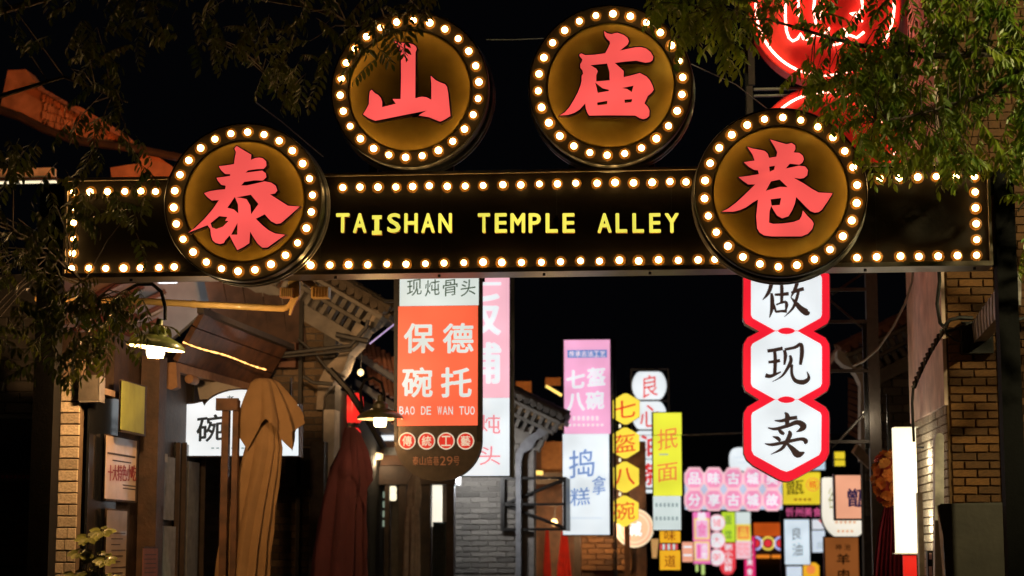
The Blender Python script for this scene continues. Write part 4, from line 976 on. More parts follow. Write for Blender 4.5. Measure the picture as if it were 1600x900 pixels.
poster('lower framed menu with fine print, under the snack poster', 167, 797, 199, 940, .05, mat('menu_paper', (.36, .27, .20), .3, coat=.4, nscale=2, var=.5, bump=0),
       [('small_print', IK, (174, 832 + i * 9, 196 - (i % 3) * 4, 833.6 + i * 9)) for i in range(9)], name='framed_menu')
poster('small rust-red notice low beside the dark doors', 223, 857, 247, 960, .17, mat('rust_notice', (.22, .07, .04), .6), [('small_print', IK, (226, 866 + i * 7, 244, 867.6 + i * 7)) for i in range(6)], name='notice')

# brick pillar
Y = 14.05
bp = thing('brick_pillar', 'narrow brick pillar glowing under the green lamp, left of the shop', 'pillar', (W(105, 800, Y).x, Y, 0))
xa, xb = W(90, 760, Y).x, W(121.5, 760, Y).x
MB().box(xa, xb, Y + .012, Y + .1, 0, W(105, 560, Y).z).build('core', mat('pillar_mortar', (.12, .08, .05), .95), bp)
bh = .0885; zt_ = W(105, 592, Y).z
key = brick_mesh('pillar_brick', BRICKP)
for r in range(30):
    z = zt_ - (r + .5) * bh
    cuts = [(xa, xb)] if r < 11 or r % 2 == 0 and r < 14 else [(xa, xa + (.09 if r % 2 else .07)), (xa + (.09 if r % 2 else .07), xb)]
    for a, b in cuts:
        o = bpy.data.objects.new('brick', key); C.objects.link(o); o.parent = bp
        o.location = Vector(((a + b) / 2 + random.uniform(-.002, .002), Y + .02 + random.uniform(-.003, .003), z)) - Vector((W(105, 800, Y).x, Y, 0)); o.scale = (b - a - .007, .05, bh - .008); o.rotation_euler = (0, random.uniform(-.012, .012), 0)
MB().box(xa - .035, xa - .003, Y + .0, Y + .2, 0, zt_).build('edge_board', mat('edge_board', (.06, .055, .05), .8), bp)
mb_ = thing('junction_box', 'dark metal box with a bright lower edge on top of the brick pillar', 'box', W(140, 626, 13.99))
MB().pbox(123, 586, 154, 625.5, 13.99, .13).build('case', mat('box_metal', (.10, .09, .08), .5, .4), mb_)
MB().pbox(123, 626, 155.5, 628, 13.985, .13).pbox(154.6, 588, 156, 625.5, 13.985, .13).build('edge', STEEL, mb_)
wr = thing('thin_wire', 'thin dark wires dangling over the top of the brick pillar', 'wire', W(110, 620, 14.05))
MB().tube([W(*p, 14.05) for p in ((108, 596), (111, 610), (122, 622), (118, 634))], .004, 5).build('strand', CABLE, wr)
MB().tube([W(*p, 14.05) for p in ((108, 600), (106, 620), (98, 632), (97, 650))], .004, 5).build('strand', CABLE, wr)

# far left wall
wlf = thing('left_wall', 'very dark wall at the left edge of the picture', 'wall', (W(20, 850, 15).x, 15, 0))
MB().pbox(-200, 430, 56, 1200, 15, .3).build('wall', DARK, wlf)
bricks(wlf, W(-40, 700, 15).x, W(56, 700, 15).x, 1.3, 3.6, 14.99, .25, .09, mat('dark_brick', (.03, .025, .02), .9, rnd=.3), 120)
sc_ = thing('wall_screen', 'switched-off black screen on the dark left wall', 'screen', W(25, 735, 14.9))
MB().pbox(-30, 654, 53, 733, 14.9, .06).build('glass', GLASS, sc_); MB().pbox(-34, 650, 57, 737, 14.93, .05).build('frame', mat('dark_frame', (.03, .028, .025), .5), sc_)
MB().pbox(-30, 739, 54, 752, 14.92, .04).build('caption_board', mat('cap_board', (.08, .06, .045), .7), sc_)
MB().pbox(-30, 742, -20, 748, 14.915, .003).build('small_print', RK, sc_)
mbt = MB(); [mbt.pbox(-24 + i * 6.5, 742.5, -20 + i * 6.5, 747.5, 14.91, .004) for i in range(12)]; mbt.build('small_print', RK, sc_)['kind'] = 'stuff'

# timber eave over the left shop
ev = thing('timber_eave', 'brown timber eave with plank underside sloping down behind the green lamp', 'roof', W(380, 560, 17.5))
n = 6
for i in range(n):
    u0, u1 = i / n, (i + 1) / n
    def E_(u, v):   # v 0 = outer(upper) edge, 1 = lower edge
        x = (322 + 130 * u) * (1 - v) + (277 + 135 * u) * v; y = (486 + 52 * u) * (1 - v) + (566 + 40 * u) * v
        return W(x, y, 16.2 + 2.6 * u - .0 * v)
    for j in range(3):
        v0, v1 = j / 3 + .01, (j + 1) / 3 - .01
        MB().slab([E_(u0, v0), E_(u1, v0), E_(u1, v1), E_(u0, v1)], .05).build('plank', WOODB, ev)
MB().slab([W(318, 480, 16.1), W(460, 538, 18.9), W(460, 546, 18.9), W(318, 489, 16.1)], .06).build('fascia', mat('grey_fascia', (.06, .05, .045), .7), ev)
MB().slab([W(275, 566, 16.1), W(415, 606, 18.8), W(415, 616, 18.8), W(275, 580, 16.1)], .08).build('beam', mat('tan_beam', (.30, .16, .08), .7), ev)
MB().pprism([(255, 568), (275, 566), (277, 605), (268, 609), (256, 606)], 16.0, .12).build('bracket', mat('tan_beam', (.30, .16, .08), .7), ev)
MB().lathe(W(296, 592, 16.5), [(.001, -.02), (.04, -.015), (.045, 0), (.04, .2), (.001, .2)], 14, axis='y').build('round_beam_end', MATS['tan_beam'], ev)
MB().pprism([(305, 588), (380, 607), (380, 622), (312, 624)], 17.25, .05).build('gable_plaster', WHITEP, ev)
led = thing('led_string', 'thin warm LED string along the underside of the timber eave', 'light', W(350, 560, 17.0))
pts = [W(287 + 128 * u, 535 + 42 * u + 1.2 * math.sin(u * 9), 16.0 + 2.2 * u) for u in [i / 40 for i in range(41)]]
MB().tube(pts, .006, 5).build('wire', CABLE, led)
m = MB()
for i in range(64):
    u = i / 63; p = W(287 + 128 * u, 535 + 42 * u + 1.2 * math.sin(u * 9), 15.98 + 2.2 * u); r = random.uniform(.005, .011)
    m.lathe(p, [(.0005, -r), (r, 0), (.0005, r)], 5)
o = m.build('bead', mat('led_bead', (1, .6, .2), .4, 0, (1, .5, .14), 3.2, uneven=0, bump=0), led); o['kind'] = 'stuff'
for j in range(5):
    a0 = (316 + j * 26, 424); 
    MB().slab([W(316 + j * 30, 424, 19.45), W(344 + j * 30, 424, 19.45), W(352 + j * 30 + 8, 500 + j * 12, 19.42), W(322 + j * 30 + 8, 488 + j * 12, 19.42)], .04).build('plank', mat('deep_brown_wood', (.07, .035, .02), .8, nscale=6, var=.5, bump=.5), ev)  # dark brown planks filling the gap beside the gable
# pale wall with red-edged tiles behind the lamp
bk = thing('pale_gable', 'blue-grey plaster gable with slanting red-edged tiles, behind the green lamp', 'wall', W(230, 530, 20.2))
MB().pprism([(60, 425), (335, 425), (335, 470), (262, 535), (262, 600), (60, 600)], 20.2, .1).build('plaster', mat('bluegrey_plaster', (.30, .33, .37), .8, nscale=3), bk)
for i in range(13):
    x = 128 + (i % 3) * 34 - (i // 3) * 5; y = 452 + i * 7.4
    MB().tube([W(x, y + 20, 20.05), W(x + 62, y - 12, 20.0)], .028, 7).build('roof_tile', TILER, bk)
    MB().tube([W(x, y + 25, 20.08), W(x + 62, y - 7, 20.06)], .022, 7).build('roof_tile', mat('white_tile_edge', (.5, .5, .5), .7), bk)

# upper left orange-lit roof
ur = thing('lit_roof', 'sweeping roof edge lit deep orange, upper left behind the leaves', 'roof', W(120, 230, 18.5))
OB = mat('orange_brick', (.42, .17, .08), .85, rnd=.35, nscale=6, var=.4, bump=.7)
Y = 18.5
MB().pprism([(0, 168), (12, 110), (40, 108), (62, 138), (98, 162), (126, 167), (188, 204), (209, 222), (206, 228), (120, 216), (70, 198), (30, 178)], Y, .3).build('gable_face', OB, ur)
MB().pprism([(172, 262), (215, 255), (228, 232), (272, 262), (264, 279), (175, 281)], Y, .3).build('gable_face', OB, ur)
k = 0
for i in range(46):
    u = i / 45
    x = 62 + u * 140; y = 142 + u * 76 + (0 if u > .3 else -4 * (1 - u))
    MB().tube([W(x, y, Y - .13), W(x, y + 1, Y + .02)], .022, 7).build('roof_tile', TILER, ur)
for r in range(4):
    for i in range(24):
        u = i / 24; x = 66 + u * 136; yt = 146 + u * 74; yb = 205 + u * 24 - (6 if u < .3 else 0)
        y0 = yt + (yb - yt) * r / 4 + 2; y1 = yt + (yb - yt) * (r + 1) / 4 - .6
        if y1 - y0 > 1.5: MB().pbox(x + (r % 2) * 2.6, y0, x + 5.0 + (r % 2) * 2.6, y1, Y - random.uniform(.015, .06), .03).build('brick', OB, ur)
pts = [(0, 172), (30, 182), (70, 202), (120, 220), (206, 231), (300, 250)]
MB().tube([W(x, y, Y - .1) for x, y in pts], .045, 8).build('eave_roll', WOODD, ur)
ws = thing('eave_glow_strip', 'white-lit eave strip with an added glowing bar, at the far left edge behind leaves', 'lamp', W(40, 285, 18))
MB().pbox(-40, 263, 83, 277, 18.1, .1).build('strip_board', mat('cream_board', (.6, .5, .35), .7), ws)
MB().pbox(-40, 282, 86, 285.5, 18, .06).build('tube', glow('eave_glow', 255, 240, 200, 1.2), ws)  # emissive bar added to stand for the lit eave surface
MB().pbox(-40, 277.5, 88, 281.5, 17.95, .15).build('fitting', WOODD, ws)
fo = thing('added_roof_light', 'added orange light hidden behind the gate, aimed at the curved roof', 'lamp', (-3.6, 15.2, 4.4))  # fixture added to turn the curved roof orange, hidden by the bar
MB().box(-3.7, -3.5, 15.2, 15.3, 4.4, 4.55).build('case', BLACK, fo); MB().box(-3.69, -3.51, 15.31, 15.32, 4.41, 4.54).build('lens', glow('orange_lens', 255, 120, 40, 1.5), fo)
def spot(name, loc, to, power, col, size=60, r=.08, parent=None):
    l = bpy.data.lights.new(name, 'SPOT'); l.energy = power; l.color = col; l.spot_size = math.radians(size); l.spot_blend = .6; l.shadow_soft_size = r
    o = bpy.data.objects.new(name, l); C.objects.link(o); o.location = loc
    o.rotation_euler = (Vector(to) - Vector(loc)).to_track_quat('-Z', 'Y').to_euler(); return o
spot('orange_spot', (-3.6, 15.42, 4.5), W(150, 190, 18.5), 360, (1, .2, .03), 70)

# ------------------------------------------------------------------ lamps
def point(name, loc, power, col, r=.05):
    l = bpy.data.lights.new(name, 'POINT'); l.energy = power; l.color = col; l.shadow_soft_size = r
    o = bpy.data.objects.new(name, l); C.objects.link(o); o.location = loc; return o
def goose(label, bx, by, Y, R, arc, col, power, bulb_r=.055, tilt=0):
    p = W(bx, by, Y); t = thing('gooseneck_lamp', label, 'lamp', p)
    m = MB(); prof = [(R, .02), (R * .97, .045), (R * .8, .075), (R * .45, .108), (R * .33, .118), (R * .33, .155), (R * .2, .178), (.03, .186), (.022, .24)]
    m.lathe(p, prof[:], 36, caps=False); m.lathe(p, [(R * .98, .018), (R * .78, .066), (R * .43, .098), (.02, .108)], 36, 1, caps=False)
    for i in range(len(m.v)):
        v = Vector(m.v[i]) - p; v.rotate(Matrix.Rotation(tilt, 3, 'Y')); m.v[i] = tuple(v + p)
    m.build('shade', [col, mat('shade_inside', (.75, .66, .5), .4)], t)
    MB().lathe(p, [(.001, -.055), (bulb_r * .85, -.05), (bulb_r, -.02), (bulb_r, .05), (bulb_r * .5, .10), (.001, .11)], 16).build('bulb', mat('warm_bulb', (1, .8, .5), .3, 0, (1, .8, .46), 9, uneven=0, bump=0), t)
    MB().tube([W(x, y, Y) for x, y in arc], .014, 8).build('arm', BLACK, t)
    point('lamp_light', p + Vector((0, 0, -.10)), power, (1, .54, .21), .05)
    return t
goose('green enamel gooseneck lamp glowing beside the brick pillar', 243, 548, 13.45, .217, ((178, 470), (190, 458), (215, 444), (238, 444), (252, 456), (258, 480), (258, 500)), mat('green_enamel', (.16, .20, .05), .35, coat=.5), 150, .068, .12)
goose('dark gooseneck lamp between the maroon umbrella and the orange sign', 594, 658, 16.9, .215, ((566, 640), (563, 610), (570, 594), (583, 590), (596, 598), (601, 618), (599, 636)), mat('olive_enamel', (.06, .055, .02), .4, coat=.4), 10, .06)
g3 = thing('ceiling_bulb', 'warm glowing shop lamp low behind the maroon umbrella', 'lamp', W(589, 712, 22.4))
MB().lathe(W(589, 712, 22.4), [(.001, -.05), (.07, -.04), (.075, .02), (.001, .04)], 14).build('globe', glow('warm_globe', 255, 226, 160, 1.8), g3); point('shop_light', W(589, 722, 22.3), 11, (1, .7, .4))
for x, y, Y, lab in ((563.5, 582, 20.0, 'tiny round bulb above the dark gooseneck lamp'), (866, 816, 28.0, 'bright round bulb hanging before the red curtains'), (827, 739, 27.8, 'warm bulb at the corner above the truss bracket')):
    t = thing('hanging_bulb', lab, 'lamp', W(x, y, Y)); k = PX(Y)
    MB().lathe(W(x, y, Y), [(.001, -6 * k), (4 * k, -4 * k), (5.5 * k, 0), (4 * k, 4 * k), (.001, 6 * k)], 12).build('globe', MATS['warm_globe'], t)
    MB().tube([W(x, y - 6, Y), W(x + 2, y - 30, Y)], .006, 5).build('cord', CABLE, t)
    point('bulb_light', W(x, y + 9, Y - .15), 45 if Y > 21 else 9, (1, .62, .3), .04)
ts = thing('light_tube', 'short slanted warm tube light left of the tall pink sign', 'lamp', W(865, 610, 27))
MB().tube([W(853, 603, 27), W(878, 618, 27)], .02, 8).build('tube', glow('amber_tube', 255, 216, 110, 1.6), ts)
ts = thing('light_tube', 'short warm tube light under the white corbel beside the truss', 'lamp', W(835, 740, 27))
MB().tube([W(832, 738, 27.5), W(848, 739, 27.5)], .03, 8).build('tube', MATS['amber_tube'], ts)
ob = thing('orange_board', 'small orange-lit board high in the dark, left of the tall pink sign', 'board', W(816, 616, 29))
MB().pbox(806, 596, 830, 616, 29, .05).build('board', mat('orange_b2', (.5, .2, .05), .7), ob); MB().pbox(852, 590, 876, 602, 29, .05).build('board', MATS['orange_b2'], ob)
point('board_light', W(840, 640, 28), 12, (1, .5, .2), .05)

def fill_light(label, px, py, Y, power, col, to=(0, .6, -1)):  # unseen fixtures added to brighten the walls near them
    p = W(px, py, Y); t = thing('fill_light', label, 'lamp', p)
    MB().box(p.x - .12, p.x + .12, p.y - .04, p.y + .04, p.z, p.z + .05).build('case', BLACK, t)
    MB().box(p.x - .1, p.x + .1, p.y - .03, p.y + .03, p.z - .015, p.z - .002).build('lens', WHITE, t)
    point('fill_lamp', p + Vector((0, 0, -.12)), power, col, .08)
fill_light('small added cool fill light hidden behind the pink hanging sign', 742, 728, 23.3, 60, (.95, .97, 1))
fill_light('added cool fill light under the pale gable behind the green lamp', 262, 440, 19.2, 7, (.85, .93, 1))
point('flood_point', W(1354, 655, 17.2), 3, (1, .85, .6), .03)
fill_light('added warm fill light on the stall wall beyond the yellow hexagons', 948, 800, 28.8, 45, (1, .68, .42))
point('lightbox_glow', W(1441, 720, 16.1), 7, (1, .9, .66), .06)
point('lightbox_glow', W(1441, 820, 16.1), 7, (1, .9, .66), .06)
# red lanterns
for (cx, y0, y1, rr, lab) in ((548, 614, 662, 20, 'glowing red lantern behind the dark gooseneck lamp'), (546, 668, 712, 18, 'lower red lantern mostly hidden by the maroon umbrella')):
    Y = 20.5; k = PX(Y); t = thing('red_lantern', lab, 'lantern', W(cx, y1, Y)); c = W(cx, (y0 + y1) / 2, Y); h = (y1 - y0) / 2 * k; R = rr * k
    m = MB(); n = 40; prof = [(R * .7, -h), (R * .95, -h * .75), (R, 0), (R * .95, h * .75), (R * .7, h)]
    for pr, hh in prof:
        for i in range(n): th = 2 * math.pi * i / n; q = pr * (1 + .03 * math.cos(th * 10)); m.v.append((c.x + q * math.cos(th), c.y + q * math.sin(th), c.z + hh))
    for r_ in range(4):
        for i in range(n): m.f.append((r_ * n + i, r_ * n + (i + 1) % n, (r_ + 1) * n + (i + 1) % n, (r_ + 1) * n + i)); m.m.append(0); m.sm.append(True)
    m.build('shade', glow('lantern_red', 238, 44, 36, .95), t)
    for s_ in (-1, 1): MB().lathe(c + Vector((0, 0, s_ * h)), [(R * .72, -.02), (R * .72, .02), (.001, .021)], 20).build('cap', FRAME, t)
    MB().tube([c + Vector((0, 0, h)), c + Vector((0, 0, h + .1))], .008, 5).build('cord', CABLE, t)
# small things at the beam
sm = MB(); sm.tube([W(*p, 18.8) for p in ((515, 577), (545, 610), (580, 664), (600, 700))], .035, 6)
tag(sm.build('diagonal_strut', BLACK), 'dark diagonal steel strut running down to the gooseneck lamp', 'strut')
fs = MB()
for (a, b, c_, d_) in ((620, 520, 560, 556),):
    pass
far = thing('far_eaves', 'stack of reddish tiled eaves receding between the house and the orange sign', 'roof', W(600, 640, 21))
for r in range(3):
    for i in range(9):
        u = i / 9; x = 566 + r * 10 + i * 8; y = 528 + r * 46 + i * 5.2
        MB().tube([W(x, y, 21.2 + r * .6), W(x + 5, y + 26, 21.1 + r * .6)], .032, 7).build('roof_tile', TILER, far)
    MB().slab([W(556, 546 + r * 46, 21.3 + r * .6), W(640, 598 + r * 46, 21.5 + r * .6), W(640, 612 + r * 46, 21.5 + r * .6), W(556, 556 + r * 46, 21.3 + r * .6)], .1).build('eave_board', mat('eave_blue', (.2, .22, .26), .7), far)
CBL = thing('wall_cable', 'thick black cables strung across the left brick gable', 'cable', W(500, 546, 18.9))
MB().tube([W(*p, 18.9) for p in ((395, 556), (440, 553), (500, 546), (548, 540), (572, 512), (575, 500))], .022, 6).build('strand', CABLE, CBL)
MB().tube([W(*p, 18.9) for p in ((400, 560), (450, 557), (505, 552), (550, 547))], .014, 6).build('strand', CABLE, CBL)
MB().tube([W(*p, 18.95) for p in ((466, 530), (490, 550), (510, 575), (540, 590))], .014, 6).build('strand', CABLE, CBL)
MB().tube([W(*p, 18.9) for p in ((474, 588), (490, 598), (520, 600))], .02, 6).build('strand', CABLE, CBL)
MB().tube([W(*p, 18.9) for p in ((525, 523), (548, 528), (575, 533))], .03, 6).build('strand', CABLE, CBL)

tag(MB().tube([W(578, 537, 18.6), W(618, 505, 18.4)], .010, 6).build('light_rod', mat('violet_rod', (.5, .5, .8), .4, 0, (.35, .3, .8), .5, uneven=0)), 'thin violet-lit rod from the white corbel to the orange sign', 'rod')
hp = thing('downpipe', 'thin dark vertical pipe on the left brick gable', 'pipe', W(466, 700, 19.4))
MB().pbox(464, 470, 470, 930, 19.3, .06).build('pipe', BLACK, hp)
dbx = thing('wall_cabinet', 'reddish brown cabinet fixed to the gable wall beside the pipe', 'box', W(440, 575, 19.3))
MB().pbox(425, 535, 462, 574, 19.25, .18).build('case', mat('rust_case', (.10, .035, .015), .6), dbx)

# arched white sign
Y = 17.0
t = sign_at('arched_lightbox', 'white arched-top lightbox with black brush characters, behind the tan umbrella', 378, 716, Y)
ap = [(288, 712), (288, 632), (303, 631), (316, 628)] + [(378 + 62 * math.cos(a), 646 - 37 * math.sin(a)) for a in [math.pi - i * math.pi / 20 for i in range(2, 19)]] + [(440, 628), (453, 631), (466, 632), (466, 712)]
flat('frame', WOODD, t, lambda q: q.pprism(offs(ap, 2.6), Y, .16)); flat('face', WHITE, t, lambda q: q.pprism(ap, Y - .008, .007))
fr = mat('brown_frame_edge', (.10, .05, .025), .6)
for i, ch_ in enumerate('碗托'):
    flat('character', glow('teal_ink', 30, 46, 52, .5), t, lambda q: char(q, ch_, 307 + i * 86, 648, 352 + i * 86, 690, Y - .012, bold=.022, skew=.12))
flat('character', glow('teal_ink', 30, 46, 52, .5), t, lambda q: char(q, '老', 353, 618, 366, 630, Y - .012, bold=.02))
flat('small_print', GI, t, lambda q: dashes(q, 330, 424, 699, 701.5, 12, Y - .011))
flat('hanger', BLACK, t, lambda q: (q.pbox(300, 590, 303, 630, Y + .05, .03), q.pbox(452, 590, 455, 630, Y + .05, .03)))

# folded umbrellas
def folded(label, Y, m, rows, hood, flaps, pole_px, posts=()):
    """rows: (cx, y, halfwidth) of the closed canopy from top down; hood rows likewise, ending in hanging corner flaps"""
    k = PX(Y); bx = W(pole_px, 900, Y).x; t = thing('folded_umbrella', label, 'umbrella', (bx, Y, 0))
    n = 144
    def skin(rows, folds, amp, name, ph, corner=0, mt=m):
        mb = MB()
        R = []
        for i in range(len(rows) - 1):
            for s_ in range(4):
                u = s_ / 4; R.append(tuple(rows[i][q] * (1 - u) + rows[i + 1][q] * u for q in range(3)))
        R.append(rows[-1])
        for ri, (cx, y, hw) in enumerate(R):
            c = W(cx, y, Y); f = ri / (len(R) - 1)
            for i in range(n):
                th = 2 * math.pi * i / n; tw_ = th + .28 * math.sin(2 * th + ph + f * .6)
                tri_ = 1 - 2 * abs(2 * ((tw_ * folds / (2 * math.pi) + ph + f * .35) % 1) - 1)
                w_ = 1 + amp * min(1, f * 1.8) * (tri_ - .55) * (.8 + .35 * math.sin(th * 3 + f * 2 + ph)) + .05 * math.sin(2 * th + f * 3)
                tr_ = (th * 2 / math.pi + ph) % 1; dz = -corner * k * f ** 2 * (1 - abs(2 * tr_ - 1)) ** 1.3
                mb.v.append((c.x + hw * k * w_ * math.cos(th) + 1.2 * k * math.sin(f * 4 + th) * f, c.y + hw * k * .7 * w_ * math.sin(th), c.z + dz))
        for r in range(len(R) - 1):
            for i in range(n): mb.f.append((r * n + i, r * n + (i + 1) % n, (r + 1) * n + (i + 1) % n, (r + 1) * n + i)); mb.m.append(0); mb.sm.append(True)
        mb.f.append(tuple(range(n))); mb.m.append(0); mb.sm.append(False)
        return mb.build(name, mt, t)
    skin(rows, 11, .24, 'closed_canopy', .3)
    skin(hood, 7, .22, 'hood', 1.0, flaps)
    MB().tube([(W(hood[0][0], hood[0][1], Y).x, Y, W(hood[0][0], hood[0][1], Y).z + .0), (bx, Y, 0)], .025, 8).build('pole', BLACK, t)
    MB().tube([(bx, Y, 0), (bx, Y, .06)], [.3, .28], 20).build('base', BLACK, t)
    return t
CT = mat('tan_canvas', (.30, .18, .08), .9, nscale=5, var=.18, bump=.25)
CM = mat('maroon_canvas', (.055, .009, .014), .9, nscale=5, var=.2, bump=.25)
t = folded('tan folded umbrella with a draped hood in front of the arched white sign', 16.3, CT,
       ((412, 640, 16), (413, 672, 24), (412, 700, 28), (404, 745, 31), (392, 800, 35), (382, 860, 39), (376, 920, 42), (370, 1010, 44)),
       ((412, 592, 13), (413, 597, 22), (416, 620, 36), (420, 645, 49), (422, 657, 53)), 48, 378)
for a, b in ((341, 352), (358, 367)):
    MB().pbox(a, 625, b, 1200, 16.1, .07).build('side_post', WOODB, t)
MB().pbox(337, 622, 371, 641, 16.06, .06).build('post_head', WOODB, t)
t = folded('maroon folded umbrella left of the dark gooseneck lamp', 17.6, CM,
       ((545, 700, 14), (543, 730, 26), (540, 765, 30), (536, 800, 33), (532, 850, 38), (529, 900, 42), (526, 1000, 46)),
       ((547, 668, 8), (549, 676, 13), (551, 700, 20), (553, 730, 26), (554, 745, 28)), 50, 530)
t = folded('slim folded beige umbrella in the doorway behind the maroon one', 21.8, mat('beige_canvas', (.26, .18, .15), .85, bump=.3),
       ((645, 765, 6), (644, 800, 10), (643, 850, 12), (642, 920, 14)), ((648, 740, 5), (647, 752, 9), (646, 775, 11), (646, 790, 11)), 18, 644)

# yellow arm with floodlights
ar = thing('floodlight_arm', 'warm yellow pipe arm with two small floodlights under the left round sign', 'lamp', W(300, 480, 13.9))
YP = mat('cream_yellow_paint', (.62, .40, .14), .45, coat=.2, var=.1)
MB().tube([W(*p, 13.95) for p in ((56, 466), (130, 468), (230, 471), (300, 475), (420, 481), (443, 482), (452, 479), (458, 470), (461, 455), (462, 436), (463, 425))], .026, 10).build('pipe', YP, ar)
MB().tube([W(300, 475, 13.95), W(306, 475.2, 13.95)], .031, 10).build('coupling', YP, ar)
for a, b, c_, d_, m_ in ((437, 449, 456, 464, mat('flood_case', (.5, .25, .12), .5)), (486, 448, 513, 465, YP)):
    MB().pbox(a, b, c_, d_, 13.8, .1).build('floodlight', m_, ar)
    m = MB(); [m.pbox(a + 2 + i * (c_ - a) / 6, b + 1, a + 3.3 + i * (c_ - a) / 6, d_ - 1, 13.785, .014) for i in range(6)]; m.build('cooling_fin', YP, ar)
MB().slab([W(466, 434, 13.9), W(480, 432, 13.9), W(500, 449, 13.86), W(488, 452, 13.86)], .04).build('bracket', YP, ar)
MB().pprism([(450, 440), (458, 436), (468, 440), (468, 462), (460, 476), (454, 492), (451, 492), (455, 470), (450, 460)], 13.88, .03).build('clamp', YP, ar)
spot('flood_beam', W(450, 456, 14.0), W(468, 470, 19.4), 650, (1, .56, .24), 32, .04)
spot('flood_beam', W(440, 456, 14.0), W(330, 520, 17.5), 60, (1, .60, .28), 100, .04)

point('arm_fill', W(330, 500, 13.55), 9, (1, .66, .3), .03)  # added lamp without a fixture, brightens the yellow pipe
# truss bracket carrying the tall pink sign
Y = 24.1
tb = thing('truss_bracket', 'black welded truss bracket left of the tall pink sign', 'frame', W(830, 830, Y))
for q in ((782, 745, 880, 749), (784, 786, 880, 790), (782, 825, 880, 829), (782, 749, 788, 825)): MB().pbox(*q, Y, .05).build('rail', BLACK, tb)
for q in ((785, 789, 880, 750), (785, 788, 880, 824)): MB().tube([W(q[0], q[1], Y + .08), W(q[2], q[3], Y + .08)], .022, 6).build('brace', BLACK, tb)
MB().box(W(880, 790, Y).x, W(882, 790, Y).x + .02, Y, 25.1, W(880, 829, Y).z, W(880, 745, Y).z).build('end_plate', BLACK, tb)

# sky wires
def wire(lab, pts, Y, r=.006):
    q = [W(*p, Y) for p in pts]; tag(MB().tube(q, r, 5).build('overhead_wire', CABLEG), lab, 'wire')
wire('faint overhead wire sloping down right of the round sign miao', ((1080, 100), (1150, 132), (1205, 175), (1280, 235)), 15.5, .004)
wire('thin wire running left of the round sign shan', ((505, 245), (440, 190), (400, 160)), 15.5, .004)
wire('nearly level wire behind the yellow and pink signs', ((955, 676), (1000, 680), (1070, 680), (1165, 676)), 29, .006)
wire('thin level wire at the left of the round sign miao', ((760, 62), (800, 62), (850, 60)), 16, .003)
# stacked objects low behind
bx = thing('shelf_rack', 'dark shelf rack with warm cups under the salmon disc', 'shelf', W(1005, 900, 30.5))
MB().pbox(990, 873, 1032, 876, 30.5, .3).pbox(990, 876, 992, 960, 30.5, .05).pbox(1030, 876, 1032, 960, 30.5, .05).build('frame', BLACK, bx)
tag(MB().pprism([(1017, 842), (1029, 842), (1026, 872), (1019, 872)], 30.6, .15).build('paper_cup', mat('cup_glow', (.5, .3, .16), .6, 0, rgb(240, 180, 110), .6, uneven=0)), 'tall tan cup shape with its own glow on the shelf rack', 'cup')  # cup and jar glow by emission in their tan material
tag(MB().pprism([(994, 872), (994, 864), (998, 860), (1002, 864), (1002, 872)], 30.6, .1).build('small_jar', MATS['cup_glow']), 'small round-topped glowing tan jar on the shelf rack', 'jar')
for (a, b, c_, d_, lab) in ((1087, 882, 1091, 893, 'left'), (1096, 882, 1101, 898, 'right')):
    tag(MB().pbox(a, b, c_, d_, 39, .05).build('light_tube', glow('tube_lime', 200, 226, 130, .9)), lab + ' one of two tiny pale lime tubes under the far pink lightbox', 'lamp')

# potted plant left
pl = thing('potted_plant', 'leafy umbrella plant at the foot of the brick pillar', 'plant', (W(140, 900, 13.75).x, 13.75, 0))
PLF = mat('plant_leaf', (.12, .13, .03), .4, coat=.3, bump=0, rnd=.5)
stem = MB(); base = Vector((W(138, 900, 13.75).x, 13.75, .55))
MB().lathe((base.x, 13.75, 0), [(.12, 0), (.17, .3), (.19, .5), (.2, .55), (.17, .55), (.001, .5)], 20).build('pot', mat('pot_clay', (.15, .08, .05), .8), pl)
lm = None
for (cx, cy, s_) in ((138, 838, 1), (160, 828, 1), (150, 868, 1.1), (125, 862, .9), (165, 872, 1), (138, 892, 1.1), (158, 905, 1), (118, 895, .9), (172, 900, .8), (130, 925, 1)):
    ctr = W(cx, cy, 13.75 + random.uniform(-.1, .1)); stem.tube([base, (base + ctr) / 2 + Vector((random.uniform(-.04, .04), 0, .03)), ctr], .006, 5)
    for k in range(8):
        th = 2 * math.pi * k / 8 + random.uniform(-.2, .2); L_ = .115 * s_ * random.uniform(.8, 1.1); wd = .026 * s_
        dr = Vector((math.cos(th), .6 * math.sin(th) - .3, -.35 + .45 * math.sin(th))).normalized(); sd_ = dr.cross(Vector((0, -.7, .7))).normalized() * wd
        up_ = sd_.cross(dr).normalized() * .008
        m = MB(); m.add([ctr + dr * .015, ctr + dr * L_ * .4 + sd_, ctr + dr * L_ * .75 + sd_ * .9, ctr + dr * L_, ctr + dr * L_ * .75 - sd_ * .9, ctr + dr * L_ * .4 - sd_, ctr + dr * L_ * .4 - up_, ctr + dr * L_ * .75 - up_],
              [(0, 1, 6), (1, 2, 7, 6), (2, 3, 7), (0, 6, 5), (6, 7, 4, 5), (7, 3, 4)], 0, True); m.build('leaf', PLF, pl)
stem.build('stem', mat('stem_green', (.08, .07, .03), .7), pl)

